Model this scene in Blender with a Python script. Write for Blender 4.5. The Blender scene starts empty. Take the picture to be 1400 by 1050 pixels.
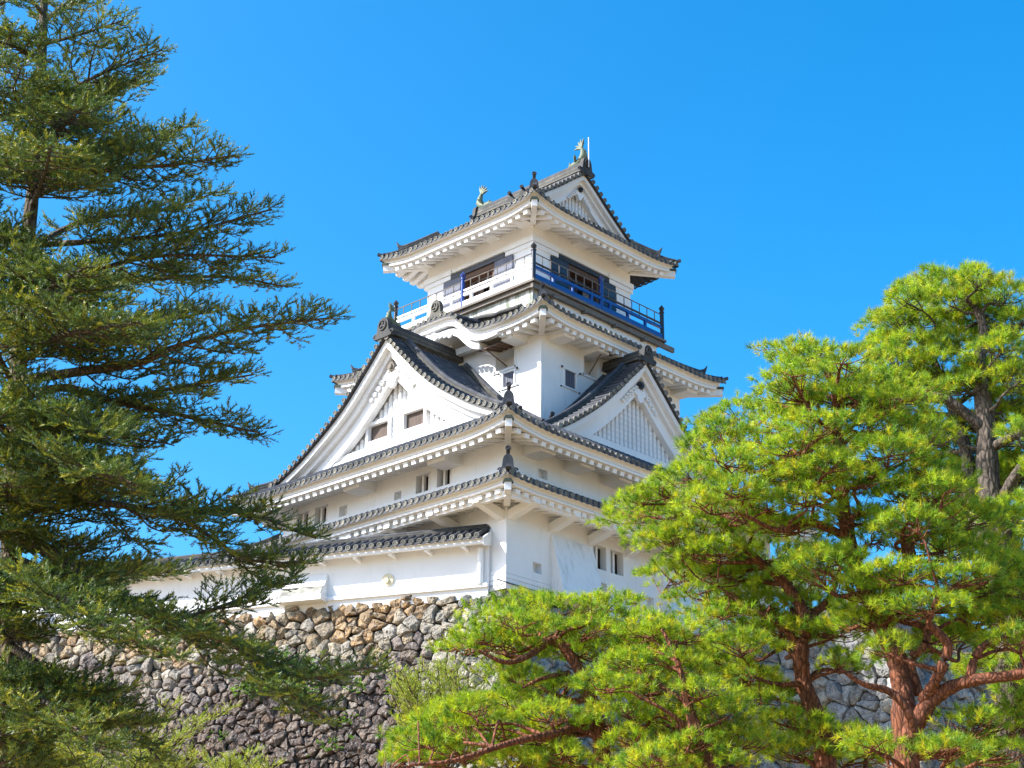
import bpy, math, random
import numpy as np
from mathutils import Vector
R_ = math.radians
rng = np.random.default_rng(7)
random.seed(7)
SC = bpy.context.scene
COL = SC.collection

# ------------------------------------------------------------------ camera
CAM = np.array([35.1362, -36.2726, -13.4079])
CM = np.array([[0.7230647152, 0.6906913662, 0.0110839661],
               [0.2519306022, -0.2786113308, 0.9267721932],
               [-0.6432016708, 0.6673238817, 0.3754603143]])
F_PX = 2211.1
cam = bpy.data.cameras.new('camera')
cam.sensor_width = 36.0
cam.lens = 36 * F_PX / 1400
cam.clip_end = 4000
cam_o = bpy.data.objects.new('camera', cam)
COL.objects.link(cam_o)
from mathutils import Matrix
cam_o.matrix_world = Matrix(((CM[0][0], CM[1][0], -CM[2][0], CAM[0]), (CM[0][1], CM[1][1], -CM[2][1], CAM[1]),
                             (CM[0][2], CM[1][2], -CM[2][2], CAM[2]), (0, 0, 0, 1)))
SC.camera = cam_o

# ------------------------------------------------------------------ sky, sun, exposure
SUN_EL, SUN_AZ = R_(38), R_(35.5)          # azimuth measured from -Y towards -X
sdir = np.array([-math.sin(SUN_AZ) * math.cos(SUN_EL), -math.cos(SUN_AZ) * math.cos(SUN_EL), math.sin(SUN_EL)])
world = bpy.data.worlds.new('World')
SC.world = world
world.use_nodes = True
wn, wl = world.node_tree.nodes, world.node_tree.links
wn.clear()
sky = wn.new('ShaderNodeTexSky')
sky.sky_type = 'NISHITA'
sky.sun_disc = False
sky.sun_elevation = SUN_EL
sky.sun_rotation = math.atan2(sdir[0], sdir[1])
sky.air_density = 1.0
sky.dust_density = 2.0
sky.ozone_density = 6.0
hs = wn.new('ShaderNodeHueSaturation')
hs.inputs['Hue'].default_value = 0.490
hs.inputs['Saturation'].default_value = 1.33
hs.inputs['Value'].default_value = 1.0
bg = wn.new('ShaderNodeBackground')
bg.inputs[1].default_value = 0.15
wo = wn.new('ShaderNodeOutputWorld')
wl.new(sky.outputs[0], hs.inputs['Color'])
wl.new(hs.outputs[0], bg.inputs[0])
wl.new(bg.outputs[0], wo.inputs[0])
sun = bpy.data.lights.new('sun', 'SUN')
sun.energy = 4.6
sun.angle = R_(0.5)
sun.color = (1.0, 0.955, 0.89)
sun_o = bpy.data.objects.new('sun', sun)
COL.objects.link(sun_o)
sun_o.rotation_euler = Vector(sdir).to_track_quat('Z', 'Y').to_euler()
sun_o.location = (0, -30, 60)
SC.view_settings.view_transform = 'Standard'
SC.view_settings.look = 'None'
SC.view_settings.gamma = 1
SC.view_settings.exposure = 1.20

# ------------------------------------------------------------------ helpers
BASE = {}


def nrm(v):
    v = np.asarray(v, float)
    return v / (np.linalg.norm(v) + 1e-12)


def V3(*a):
    return np.array(a, float)


def thing(name, loc, label, cat, group=None):
    o = bpy.data.objects.new(name, None)
    o.empty_display_size = 0.5
    COL.objects.link(o)
    o.location = loc
    BASE[o.name] = np.array(loc, float)
    o['label'] = label
    o['category'] = cat
    if group:
        o['group'] = group
    return o


def link(name, me, parent, mat, base):
    o = bpy.data.objects.new(name, me)
    COL.objects.link(o)
    me.materials.append(mat)
    if parent is not None:
        o.parent = parent
        BASE[o.name] = base
    return o


class MB:
    """collects polygons (with a base colour tone per vertex) and links them as one mesh"""

    def __init__(s):
        s.v, s.f, s.c = [], [], []

    def add(s, pts, faces, col=(1, 1, 1)):
        n = len(s.v)
        s.v.extend([tuple(map(float, p)) for p in pts])
        s.c.extend([col] * len(pts))
        s.f.extend([tuple(n + i for i in f) for f in faces])

    def quad(s, a, b, c, d, col=(1, 1, 1)):
        s.add([a, b, c, d], [(0, 1, 2, 3)], col)

    def box(s, c, h, ax=None, col=(1, 1, 1)):
        c = np.asarray(c, float)
        if ax is None:
            ax = np.eye(3)
        ax = [np.asarray(a, float) for a in ax]
        p = [c + ax[0] * h[0] * i + ax[1] * h[1] * j + ax[2] * h[2] * k for i in (-1, 1) for j in (-1, 1) for k in (-1, 1)]
        s.add(p, [(0, 1, 3, 2), (4, 6, 7, 5), (0, 4, 5, 1), (2, 3, 7, 6), (0, 2, 6, 4), (1, 5, 7, 3)], col)

    def bx(s, x0, x1, y0, y1, z0, z1, col=(1, 1, 1)):
        s.box(((x0 + x1) / 2, (y0 + y1) / 2, (z0 + z1) / 2), (abs(x1 - x0) / 2, abs(y1 - y0) / 2, abs(z1 - z0) / 2), None, col)

    def beam(s, a, b, w, h, up=(0, 0, 1), col=(1, 1, 1)):
        a, b = np.asarray(a, float), np.asarray(b, float)
        d = nrm(b - a)
        sd = nrm(np.cross(d, up))
        u = np.cross(sd, d)
        s.box((a + b) / 2, (np.linalg.norm(b - a) / 2, w / 2, h / 2), (d, sd, u), col)

    def tube(s, path, rad, sides=8, caps=True, col=(1, 1, 1), up=(0, 0, 1)):
        path = [np.asarray(p, float) for p in path]
        n = len(path)
        if np.isscalar(rad):
            rad = [rad] * n
        pts = []
        for i in range(n):
            d = nrm(path[min(i + 1, n - 1)] - path[max(i - 1, 0)])
            sd = np.cross(d, up)
            if np.linalg.norm(sd) < 1e-3:
                sd = np.cross(d, (1, 0.3, 0))
            sd = nrm(sd)
            u = np.cross(sd, d)
            for k in range(sides):
                a = 2 * math.pi * k / sides
                pts.append(path[i] + rad[i] * (math.cos(a) * sd + math.sin(a) * u))
        fs = []
        for i in range(n - 1):
            for k in range(sides):
                k2 = (k + 1) % sides
                fs.append((i * sides + k, i * sides + k2, (i + 1) * sides + k2, (i + 1) * sides + k))
        if caps:
            fs.append(tuple(range(sides))[::-1])
            fs.append(tuple((n - 1) * sides + k for k in range(sides)))
        s.add(pts, fs, col)

    def prism(s, poly, o, e1, e2, e3, d0, d1, col=(1, 1, 1)):
        """poly in the plane (e1,e2) at o, extruded along e3 from d0 to d1"""
        o, e1, e2, e3 = [np.asarray(q, float) for q in (o, e1, e2, e3)]
        n = len(poly)
        p = [o + e1 * a + e2 * b + e3 * d0 for a, b in poly] + [o + e1 * a + e2 * b + e3 * d1 for a, b in poly]
        s.add(p, [tuple(range(n)), tuple(range(n, 2 * n))[::-1]] + [(i, n + i, n + (i + 1) % n, (i + 1) % n) for i in range(n)], col)

    def sweep(s, rings, closed=True, caps=True, col=(1, 1, 1)):
        m = len(rings[0])
        n = len(rings)
        pts = [p for r in rings for p in r]
        fs = []
        mm = m if closed else m - 1
        for i in range(n - 1):
            for k in range(mm):
                k2 = (k + 1) % m
                fs.append((i * m + k, i * m + k2, (i + 1) * m + k2, (i + 1) * m + k))
        if caps and closed:
            fs.append(tuple(range(m))[::-1])
            fs.append(tuple((n - 1) * m + k for k in range(m)))
        s.add(pts, fs, col)

    def disc_end(s, c, out, r, col, ring=(0.0,), th=0.05):
        """tile end disc: a short drum with a raised rim round a sunk face"""
        out = nrm(out)
        sd = np.cross(out, (0, 0, 1))
        sd = nrm(sd) if np.linalg.norm(sd) > 1e-3 else V3(1, 0, 0)
        u = np.cross(sd, out)
        N = 12
        prof = [(r, -th), (r, 0), (r * .76, 0.004), (r * .68, -0.016), (r * .30, -0.016), (r * .22, 0.0)]
        pts, fs = [], []
        for (rr, d) in prof:
            for k in range(N):
                a = 2 * math.pi * k / N
                pts.append(c + out * d + rr * (math.cos(a) * sd + math.sin(a) * u))
        for i in range(len(prof) - 1):
            for k in range(N):
                k2 = (k + 1) % N
                fs.append((i * N + k, i * N + k2, (i + 1) * N + k2, (i + 1) * N + k))
        fs.append(tuple((len(prof) - 1) * N + k for k in range(N)))
        s.add(pts, fs, col)

    def build(s, name, mat, parent=None, smooth=False, colattr=False):
        base = BASE[parent.name] if parent is not None else V3(0, 0, 0)
        me = bpy.data.meshes.new(name)
        vv = np.array(s.v, float) - base
        me.from_pydata(vv.tolist(), [], s.f)
        if colattr:
            ca = me.color_attributes.new('Col', 'FLOAT_COLOR', 'POINT')
            cc = np.ones((len(s.v), 4), np.float32)
            cc[:, :3] = np.array(s.c, np.float32)
            ca.data.foreach_set('color', cc.ravel())
        if smooth:
            me.polygons.foreach_set('use_smooth', [True] * len(me.polygons))
            try:
                me.set_sharp_from_angle(angle=R_(42))
            except Exception:
                pass
        me.update()
        return link(name, me, parent, mat, base)


def raw_mesh(name, verts, tris, mat, parent, cols=None, smooth=False):
    """fast path for big triangle or quad meshes held in numpy arrays"""
    base = BASE[parent.name] if parent is not None else V3(0, 0, 0)
    me = bpy.data.meshes.new(name)
    n, (m, k) = len(verts), tris.shape
    me.vertices.add(n)
    me.vertices.foreach_set('co', (verts - base).astype(np.float32).ravel())
    me.loops.add(m * k)
    me.loops.foreach_set('vertex_index', tris.astype(np.int32).ravel())
    me.polygons.add(m)
    me.polygons.foreach_set('loop_start', np.arange(0, m * k, k, dtype=np.int32))
    if smooth:
        me.polygons.foreach_set('use_smooth', np.ones(m, bool))
    if cols is not None:
        ca = me.color_attributes.new('Col', 'FLOAT_COLOR', 'POINT')
        cc = np.ones((n, 4), np.float32)
        cc[:, :3] = cols
        ca.data.foreach_set('color', cc.ravel())
    me.update(calc_edges=True)
    me.validate()
    return link(name, me, parent, mat, base)


# ------------------------------------------------------------------ materials
class NT:
    def __init__(s, name):
        s.m = bpy.data.materials.new(name)
        s.m.use_nodes = True
        s.n, s.l = s.m.node_tree.nodes, s.m.node_tree.links
        s.b = s.n['Principled BSDF']
        s.out = s.n['Material Output']

    def new(s, t, **kw):
        q = s.n.new(t)
        for k, v in kw.items():
            if k in q.inputs.keys():
                q.inputs[k].default_value = v
            else:
                setattr(q, k, v)
        return q

    def link(s, a, b):
        s.l.new(a, b)

    def coord(s, scale=(1, 1, 1)):
        t = s.new('ShaderNodeTexCoord')
        mp = s.new('ShaderNodeMapping')
        mp.inputs['Scale'].default_value = scale
        s.link(t.outputs['Object'], mp.inputs['Vector'])
        return mp.outputs[0]

    def noise(s, vec, scale, detail=4, rough=0.55):
        q = s.new('ShaderNodeTexNoise')
        q.inputs['Scale'].default_value = scale
        q.inputs['Detail'].default_value = detail
        q.inputs['Roughness'].default_value = rough
        if vec is not None:
            s.link(vec, q.inputs['Vector'])
        return q.outputs['Fac']

    def ramp(s, fac, stops):
        r = s.new('ShaderNodeValToRGB')
        el = r.color_ramp.elements
        while len(el) > 1:
            el.remove(el[-1])
        for i, (p, c) in enumerate(stops):
            e = el[0] if i == 0 else el.new(p)
            e.position = p
            e.color = (*c, 1) if len(c) == 3 else c
        s.link(fac, r.inputs[0])
        return r.outputs[0]

    def mix(s, fac, a, b, mode='MIX'):
        q = s.new('ShaderNodeMix', data_type='RGBA', blend_type=mode)
        for sock, v in ((0, fac), (6, a), (7, b)):
            if hasattr(v, 'is_output'):
                s.link(v, q.inputs[sock])
            elif isinstance(v, (int, float)):
                q.inputs[sock].default_value = v
            else:
                q.inputs[sock].default_value = (*v, 1)
        return q.outputs[2]

    def bump(s, h, strength, dist=0.02):
        q = s.new('ShaderNodeBump')
        q.inputs['Strength'].default_value = strength
        q.inputs['Distance'].default_value = dist
        s.link(h, q.inputs['Height'])
        s.link(q.outputs[0], s.b.inputs['Normal'])

    def base(s, c, rough=0.8, spec=0.3):
        if hasattr(c, 'is_output'):
            s.link(c, s.b.inputs['Base Color'])
        else:
            s.b.inputs['Base Color'].default_value = (*c, 1)
        s.b.inputs['Roughness'].default_value = rough
        s.b.inputs['Specular IOR Level'].default_value = spec
        return s.m

    def attr(s):
        q = s.new('ShaderNodeVertexColor', layer_name='Col')
        return q.outputs[0]


def mat_plaster(name, stain=0.0, c=(0.80, 0.80, 0.80), lo=.50, hi=.74, sc=(0.30, 0.32, 0.27)):
    t = NT(name)
    v = t.coord()
    a = t.noise(v, 0.7, 5)
    col = t.ramp(a, [(0.3, tuple(x * .93 for x in c)), (0.65, c)])
    vs = t.coord((3.0, 3.0, 0.45))
    st = t.noise(vs, 1.4, 6, 0.65)
    if stain > 0:
        m = t.ramp(st, [(lo, (0, 0, 0)), (hi, (stain,) * 3)])
        col = t.mix(m, col, sc)
    else:
        m = t.ramp(st, [(0.56, (0, 0, 0)), (0.80, (0.36,) * 3)])
        col = t.mix(m, col, (0.55, 0.54, 0.50))
    t.bump(t.noise(v, 30, 3), 0.12, 0.01)
    return t.base(col, 0.85, 0.2)


def mat_tile(name):
    t = NT(name)
    v = t.coord()
    a = t.noise(v, 2.3, 6, 0.7)
    w = t.ramp(a, [(0.30, (0.55, 0.57, 0.62)), (0.52, (1, 1, 1)), (0.74, (2.1, 2.0, 1.8))])
    col = t.mix(1.0, t.attr(), w, 'MULTIPLY')
    b = t.noise(v, 16, 3, 0.6)
    lich = t.ramp(b, [(0.60, (0, 0, 0)), (0.75, (0.45,) * 3)])
    col = t.mix(lich, col, (0.14, 0.135, 0.11))
    t.bump(t.noise(v, 22, 3), 0.3, 0.012)
    return t.base(col, 0.72, 0.22)


def mat_plain(name, c, rough=0.6, spec=0.4, var=0.25, scale=5, stretch=(1, 1, 1), bump=0.15):
    t = NT(name)
    v = t.coord(stretch)
    a = t.noise(v, scale, 5, 0.6)
    col = t.ramp(a, [(0.3, tuple(x * (1 - var) for x in c)), (0.7, tuple(min(1, x * (1 + var)) for x in c))])
    t.bump(a, bump, 0.01)
    return t.base(col, rough, spec)


def mat_stone():
    t = NT('rampart_stone')
    v = t.coord()
    a = t.noise(v, 3.5, 8, 0.7)
    w = t.ramp(a, [(0.30, (0.40, 0.38, 0.40)), (0.48, (0.9, 0.9, 0.9)), (0.68, (1.5, 1.45, 1.35))])
    col = t.mix(1.0, t.attr(), w, 'MULTIPLY')
    b = t.noise(v, 11, 6, 0.75)
    m = t.ramp(b, [(0.53, (0, 0, 0)), (0.61, (0.75,) * 3)])
    col = t.mix(m, col, (0.46, 0.45, 0.42))
    d = t.noise(v, 9, 5, 0.75)
    m2 = t.ramp(d, [(0.36, (0.85,) * 3), (0.45, (0, 0, 0))])
    col = t.mix(m2, col, (0.04, 0.036, 0.036))
    h = t.new('ShaderNodeMath', operation='ADD')
    t.link(a, h.inputs[0])
    t.link(b, h.inputs[1])
    t.bump(h.outputs[0], 1.0, 0.12)
    return t.base(col, 0.85, 0.3)


def mat_leaf(name, trans=0.35, rough=0.5):
    t = NT(name)
    c = t.attr()
    t.link(c, t.b.inputs['Base Color'])
    t.b.inputs['Roughness'].default_value = rough
    t.b.inputs['Specular IOR Level'].default_value = 0.35
    tr = t.new('ShaderNodeBsdfTranslucent')
    g = t.mix(1.0, c, (1.5, 1.5, 0.7), 'MULTIPLY')
    t.link(g, tr.inputs[0])
    mx = t.new('ShaderNodeMixShader')
    mx.inputs[0].default_value = trans
    t.link(t.b.outputs[0], mx.inputs[1])
    t.link(tr.outputs[0], mx.inputs[2])
    t.link(mx.outputs[0], t.out.inputs[0])
    return t.m


def mat_bark(name, c1, c2, scale=14):
    t = NT(name)
    v = t.coord((1, 1, 0.33))
    q = t.new('ShaderNodeTexVoronoi', feature='DISTANCE_TO_EDGE')
    q.inputs['Scale'].default_value = scale
    wv = t.mix(0.16, v, t.new('ShaderNodeTexNoise', Scale=5.0).outputs['Color'], 'ADD')
    t.link(wv, q.inputs['Vector'])
    a = t.noise(v, 7, 8, 0.8)
    col = t.ramp(a, [(0.3, c1), (0.7, c2)])
    crack = t.ramp(q.outputs['Distance'], [(0.0, (0.34,) * 3), (0.15, (1,) * 3)])
    col = t.mix(1.0, col, crack, 'MULTIPLY')
    t.bump(q.outputs['Distance'], 1.0, 0.06)
    return t.base(col, 0.8, 0.25)


M_PLASTER = mat_plaster('white_plaster')
M_STAINED = mat_plaster('weathered_plaster', 0.55)
M_TILE = mat_tile('grey_roof_tile')
M_WOOD = mat_plain('brown_wood', (0.10, 0.055, 0.035), 0.65, 0.3, 0.4, 3, (8, 8, 0.7))
M_GREYWOOD = mat_plain('weathered_wood', (0.17, 0.15, 0.13), 0.8, 0.2, 0.4, 3, (1, 1, 8))
M_DARK = mat_plain('dark_interior', (0.03, 0.022, 0.018), 0.9, 0.1)
M_BLACK = mat_plain('black_lacquer', (0.018, 0.02, 0.028), 0.35, 0.5)
M_BLUE = mat_plain('painted_skylight_lacquer', (0.010, 0.042, 0.22), 0.28, 0.6, 0.15)  # black lacquer with the sky's blue light painted into its colour
M_WHITE = mat_plain('white_rod_and_painted_sheen', (0.78, 0.78, 0.78), 0.5, 0.4, 0.08)  # the rod's own white; on the front rail, lacquer's bright reflection painted in
M_SHUTTER = mat_plain('grey_shutter_wood', (0.12, 0.13, 0.17), 0.7, 0.3, 0.35, 2, (14, 14, 0.6))
M_BROWNSH = mat_plain('brown_shutter_wood', (0.10, 0.075, 0.062), 0.75, 0.2, 0.3, 2.5, (10, 10, 0.6))
M_BRONZE = mat_plain('green_bronze', (0.105, 0.135, 0.085), 0.6, 0.4, 0.5, 6)
M_CAP = mat_plain('dark_copper', (0.05, 0.065, 0.05), 0.6, 0.4)
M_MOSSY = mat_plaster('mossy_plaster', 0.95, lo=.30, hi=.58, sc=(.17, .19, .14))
M_IRON = mat_plain('black_iron', (0.02, 0.02, 0.022), 0.5, 0.5)
M_STONE = mat_stone()
M_JOINT = mat_plain('joint_earth', (0.045, 0.04, 0.035), 0.95, 0.1, 0.4, 4)
M_GROUND = mat_plain('sandy_ground', (0.36, 0.25, 0.13), 0.95, 0.1, 0.25, 0.3)
M_NEEDLE = mat_leaf('pine_needles', 0.42)
M_FIRLEAF = mat_leaf('fir_needles', 0.22)
M_LEAF = mat_leaf('small_leaves', 0.35)
M_BARKRED = mat_bark('red_pine_bark', (0.075, 0.030, 0.018), (0.33, 0.115, 0.055), 13)
M_BARKGREY = mat_bark('grey_pine_bark', (0.045, 0.036, 0.03), (0.17, 0.13, 0.10), 11)
M_BARKFIR = mat_bark('fir_bark', (0.06, 0.045, 0.03), (0.20, 0.155, 0.10), 16)

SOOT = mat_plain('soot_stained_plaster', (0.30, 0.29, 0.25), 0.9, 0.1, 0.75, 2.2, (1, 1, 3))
CREAM = mat_plain('cream_plaster', (0.62, 0.56, 0.40), 0.8, 0.2, 0.1)
TC = (0.058, 0.061, 0.070)      # tile body
TCD = (0.17, 0.165, 0.145)       # tile end discs, older and paler
TCR = (0.052, 0.052, 0.052)        # ridge courses
TCL = (0.095, 0.09, 0.076)        # alternate ridge courses, paler to paint in their lit tile edges

# ------------------------------------------------------------------ ground
g = MB()
g.quad((-1500, -1500, -15), (1500, -1500, -15), (1500, 1500, -15), (-1500, 1500, -15))
go = g.build('ground', M_GROUND)
go['kind'] = 'structure'

# ------------------------------------------------------------------ the keep
KEEP = thing('castle_keep', (-5.85, 7.46, 0.0), 'white plastered castle keep with tiers of dark tiled roofs and balcony', 'castle')
CX, CY = -6.1, 7.46
ZUP = V3(0, 0, 1)


def smooth_interp(xs, ys):
    xs, ys = np.array(xs, float), np.array(ys, float)
    m = np.gradient(ys, xs)

    def f(x):
        if x <= xs[0]:
            return ys[0] + m[0] * (x - xs[0])
        if x >= xs[-1]:
            return ys[-1] + m[-1] * (x - xs[-1])
        i = int(np.searchsorted(xs, x)) - 1
        h = xs[i + 1] - xs[i]
        t = (x - xs[i]) / h
        return ((2 * t ** 3 - 3 * t ** 2 + 1) * ys[i] + (t ** 3 - 2 * t ** 2 + t) * h * m[i] + (-2 * t ** 3 + 3 * t ** 2) * ys[i + 1] + (t ** 3 - t ** 2) * h * m[i + 1])
    return f


PITCH = 0.29


def tile_row(mb, surf, a, t0, t1, ncourse, r0=0.078, r1=0.088, p=PITCH, valley=True, disc=None, out=None, lift=0.02, jit=0.0):
    """one run of cover tiles up a slope at position a, with the pan tiles either side of it"""
    if abs(t1 - t0) < 0.02:
        return
    ts, rs = [], []
    for k in range(ncourse):
        ta, tb = t0 + (t1 - t0) * k / ncourse, t0 + (t1 - t0) * (k + 1) / ncourse
        ts += [ta, tb]
        rs += [r1, r0]
    A0, A1 = np.asarray(surf(a - 0.02, t0)), np.asarray(surf(a + 0.02, t0))
    ad = nrm(A1 - A0)
    pts, prev = [], None
    N = 7
    vl = []
    for t, r in zip(ts, rs):
        c = np.asarray(surf(a, t))
        e = 1e-2 if t1 > t0 else -1e-2
        d = nrm(np.asarray(surf(a, t + e)) - np.asarray(surf(a, t - e)))
        nv = nrm(np.cross(ad, d))
        if nv[2] < 0:
            nv = -nv
        for k in range(N):
            g_ = math.pi * k / (N - 1)
            pts.append(c + ad * r * math.cos(g_) + nv * (r * math.sin(g_) + lift))
        if valley:
            vl.append([np.asarray(surf(a - p / 2, t)) - nv * 0.03, c, np.asarray(surf(a + p / 2, t)) - nv * 0.03])
    fs = []
    for i in range(len(ts) - 1):
        for k in range(N - 1):
            fs.append((i * N + k, i * N + k + 1, (i + 1) * N + k + 1, (i + 1) * N + k))
    s_ = 1 + random.uniform(-.25, .25)
    mb.add(pts, fs, tuple(x * s_ for x in TC))
    if valley:
        vp = [q for row in vl for q in row]
        mb.add(vp, [(i * 3 + k, i * 3 + k + 1, (i + 1) * 3 + k + 1, (i + 1) * 3 + k) for i in range(len(vl) - 1) for k in (0, 1)], tuple(x * .55 for x in TC))
    if out is not None:
        s2 = 1 + random.uniform(-.3, .3)
        c0 = np.asarray(surf(a, t0)) + ZUP * 0.03
        mb.disc_end(c0 + np.asarray(out) * 0.05, out, 0.095, tuple(x * s2 for x in TCD))
        # pendant lip of the pan tile
        l0, l1 = np.asarray(surf(a - p / 2, t0)), np.asarray(surf(a + p / 2, t0))
        o_ = np.asarray(out) * 0.03
        for (q0, q1, dz0, dz1) in ((l0, (l0 + l1) / 2, -.035, .0), ((l0 + l1) / 2, l1, .0, -.035)):
            mb.quad(q0 + o_ + ZUP * (dz0 - .075), q1 + o_ + ZUP * (dz1 - .075), q1 + o_ + ZUP * (dz1 + .02), q0 + o_ + ZUP * (dz0 + .02), tuple(x * 1.3 for x in TC))


def ridge_mesh(path, w, h, name, parent, cap=0.5, end_discs=True):
    """stacked courses of ridge tiles with a round cover along the top, swept along a path"""
    mb = MB()
    path = [np.asarray(p, float) for p in path]
    hw = w / 2
    lay = 4
    bounds = []
    for k in range(lay):
        z0, z1 = h * .72 * k / lay, h * .72 * (k + 1) / lay
        bounds.append((z0, z1, hw * (1 - .10 * k), TCR if k % 2 else TCL))
    n = len(path)
    fr = []
    for i in range(n):
        d = nrm(path[min(i + 1, n - 1)] - path[max(i - 1, 0)])
        sd = nrm(np.cross(d, ZUP))
        fr.append((path[i], sd, nrm(np.cross(sd, d))))
    for (z0, z1, ww, c) in bounds:
        rings = [[p + s * ww + u * z0, p + s * ww + u * (z1 - .012), p + s * (ww - .03) + u * z1, p - s * (ww - .03) + u * z1, p - s * ww + u * (z1 - .012), p - s * ww + u * z0] for p, s, u in fr]
        mb.sweep(rings, True, True, c)
    r = h * .30
    rings = [[p + s * r * math.cos(a) + u * (h * .70 + r * math.sin(a)) for a in np.linspace(-.2, math.pi + .2, 8)] for p, s, u in fr]
    mb.sweep(rings, True, True, TC)
    return mb.build(name, M_TILE, parent, False, True)


def crest_ornament(name, parent, pos, out, w, h, ball=True, crest=True, col=TCR, scrolls=True):
    """demon tile: arched plate with a round crest, curled feet and a drum-ended tile above"""
    mb = MB()
    pos = np.asarray(pos, float)
    out = nrm(out)
    sd = nrm(np.cross(ZUP, out))
    poly = []
    for k in range(13):
        a = math.pi * k / 12
        poly.append((w * .36 * math.cos(a), h * .55 + h * .40 * math.sin(a)))
    poly += [(-w * .40, h * .30), (-w * .56, h * .10), (-w * .58, 0), (-w * .36, -.02), (w * .36, -.02), (w * .58, 0), (w * .56, h * .10), (w * .40, h * .30)]
    mb.prism(poly, pos, sd, ZUP, out, -.10, .08, col)
    if crest:
        c = pos + ZUP * h * .58 + out * .08
        r = w * .25
        pts, fs = [], []
        N = 18
        for rr, d in ((r, 0), (r, .05), (r * .82, .05), (r * .78, .0)):
            for k in range(N):
                a = 2 * math.pi * k / N
                pts.append(c + out * d + rr * (math.cos(a) * sd + math.sin(a) * ZUP))
        for i in range(3):
            for k in range(N):
                k2 = (k + 1) % N
                fs.append((i * N + k, i * N + k2, (i + 1) * N + k2, (i + 1) * N + k))
        mb.add(pts, fs, tuple(x * 1.25 for x in col))
        for k in range(3):               # three oak leaves
            a = math.pi / 2 + k * 2 * math.pi / 3
            cc = c + (math.cos(a) * sd + math.sin(a) * ZUP) * r * .40
            e1 = math.cos(a) * sd + math.sin(a) * ZUP
            e2 = np.cross(out, e1)
            mb.prism([(-.34 * r, 0), (-.12 * r, .20 * r), (.12 * r, .16 * r), (.36 * r, 0), (.12 * r, -.16 * r), (-.12 * r, -.20 * r)], cc, e1, e2, out, -.01, .04, tuple(x * 1.3 for x in col))
    if scrolls:
        for s in (-1, 1):
            ce = pos + sd * s * w * .50 + ZUP * h * .13 + out * .02
            path = []
            for k in range(12):
                a = k * .62
                rr = w * .17 * (1 - k / 15)
                path.append(ce + sd * s * rr * math.cos(a) + ZUP * rr * math.sin(a))
            mb.tube(path, [w * .060 * (1 - k / 22) for k in range(12)], 6, True, col, up=out)
    if ball:
        a0 = pos + ZUP * h * .86 - out * .30
        a1 = pos + ZUP * h * 1.22 + out * .16
        mb.tube([a0, (a0 + a1) / 2 + ZUP * .0, a1], [w * .12, w * .125, w * .15], 10, True, tuple(x * .6 for x in col))
        d = nrm(a1 - a0)
        mb.disc_end(a1 + d * .02, d, w * .20, tuple(x * .55 for x in col))
    return mb.build(name, M_TILE, parent, False, True)


class Roof:
    """hipped eave skirt or hip-and-gable roof: eave rectangle, height as a function of the distance from the eave"""

    def __init__(s, rect, zf, lift=0.25, lw=2.3):
        s.x0, s.x1, s.y0, s.y1 = rect
        s.zf, s.L, s.lw = zf, lift, lw

    def dc(s, side, a):
        lo, hi = (s.x0, s.x1) if side in 'FB' else (s.y0, s.y1)
        return max(0.0, min(a - lo, hi - a))

    def z(s, side, a, e):
        q = max(0, 1 - s.dc(side, a) / s.lw)
        return s.zf(e) + s.L * q * q * max(0, 1 - e / 2.0) ** 2

    def P(s, side, a, e, dz=0.0):
        z = s.z(side, a, e) + dz
        return {'F': V3(a, s.y0 + e, z), 'B': V3(a, s.y1 - e, z), 'R': V3(s.x1 - e, a, z), 'L': V3(s.x0 + e, a, z)}[side]

    OUT = {'F': V3(0, -1, 0), 'B': V3(0, 1, 0), 'R': V3(1, 0, 0), 'L': V3(-1, 0, 0)}

    def span(s, side):
        return (s.x0, s.x1) if side in 'FB' else (s.y0, s.y1)


def roof_tiles(mb, rf, side, emax, bump=None, skip=None):
    lo, hi = rf.span(side)
    n = int(round((hi - lo) / PITCH))
    p = (hi - lo) / n
    for i in range(n):
        a = lo + (i + .5) * p
        e1 = emax(a)
        if e1 < 3.3:
            e1 = min(e1, min(a - lo, hi - a) + .12)
        if skip and skip(a):
            continue
        surf = (lambda aa, t: rf.P(side, aa, t)) if bump is None else (lambda aa, t: rf.P(side, aa, t) + ZUP * bump(aa, t))
        tile_row(mb, surf, a, 0.0, e1, max(2, int(e1 / .30)), p=p, out=Roof.OUT[side])


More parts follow.
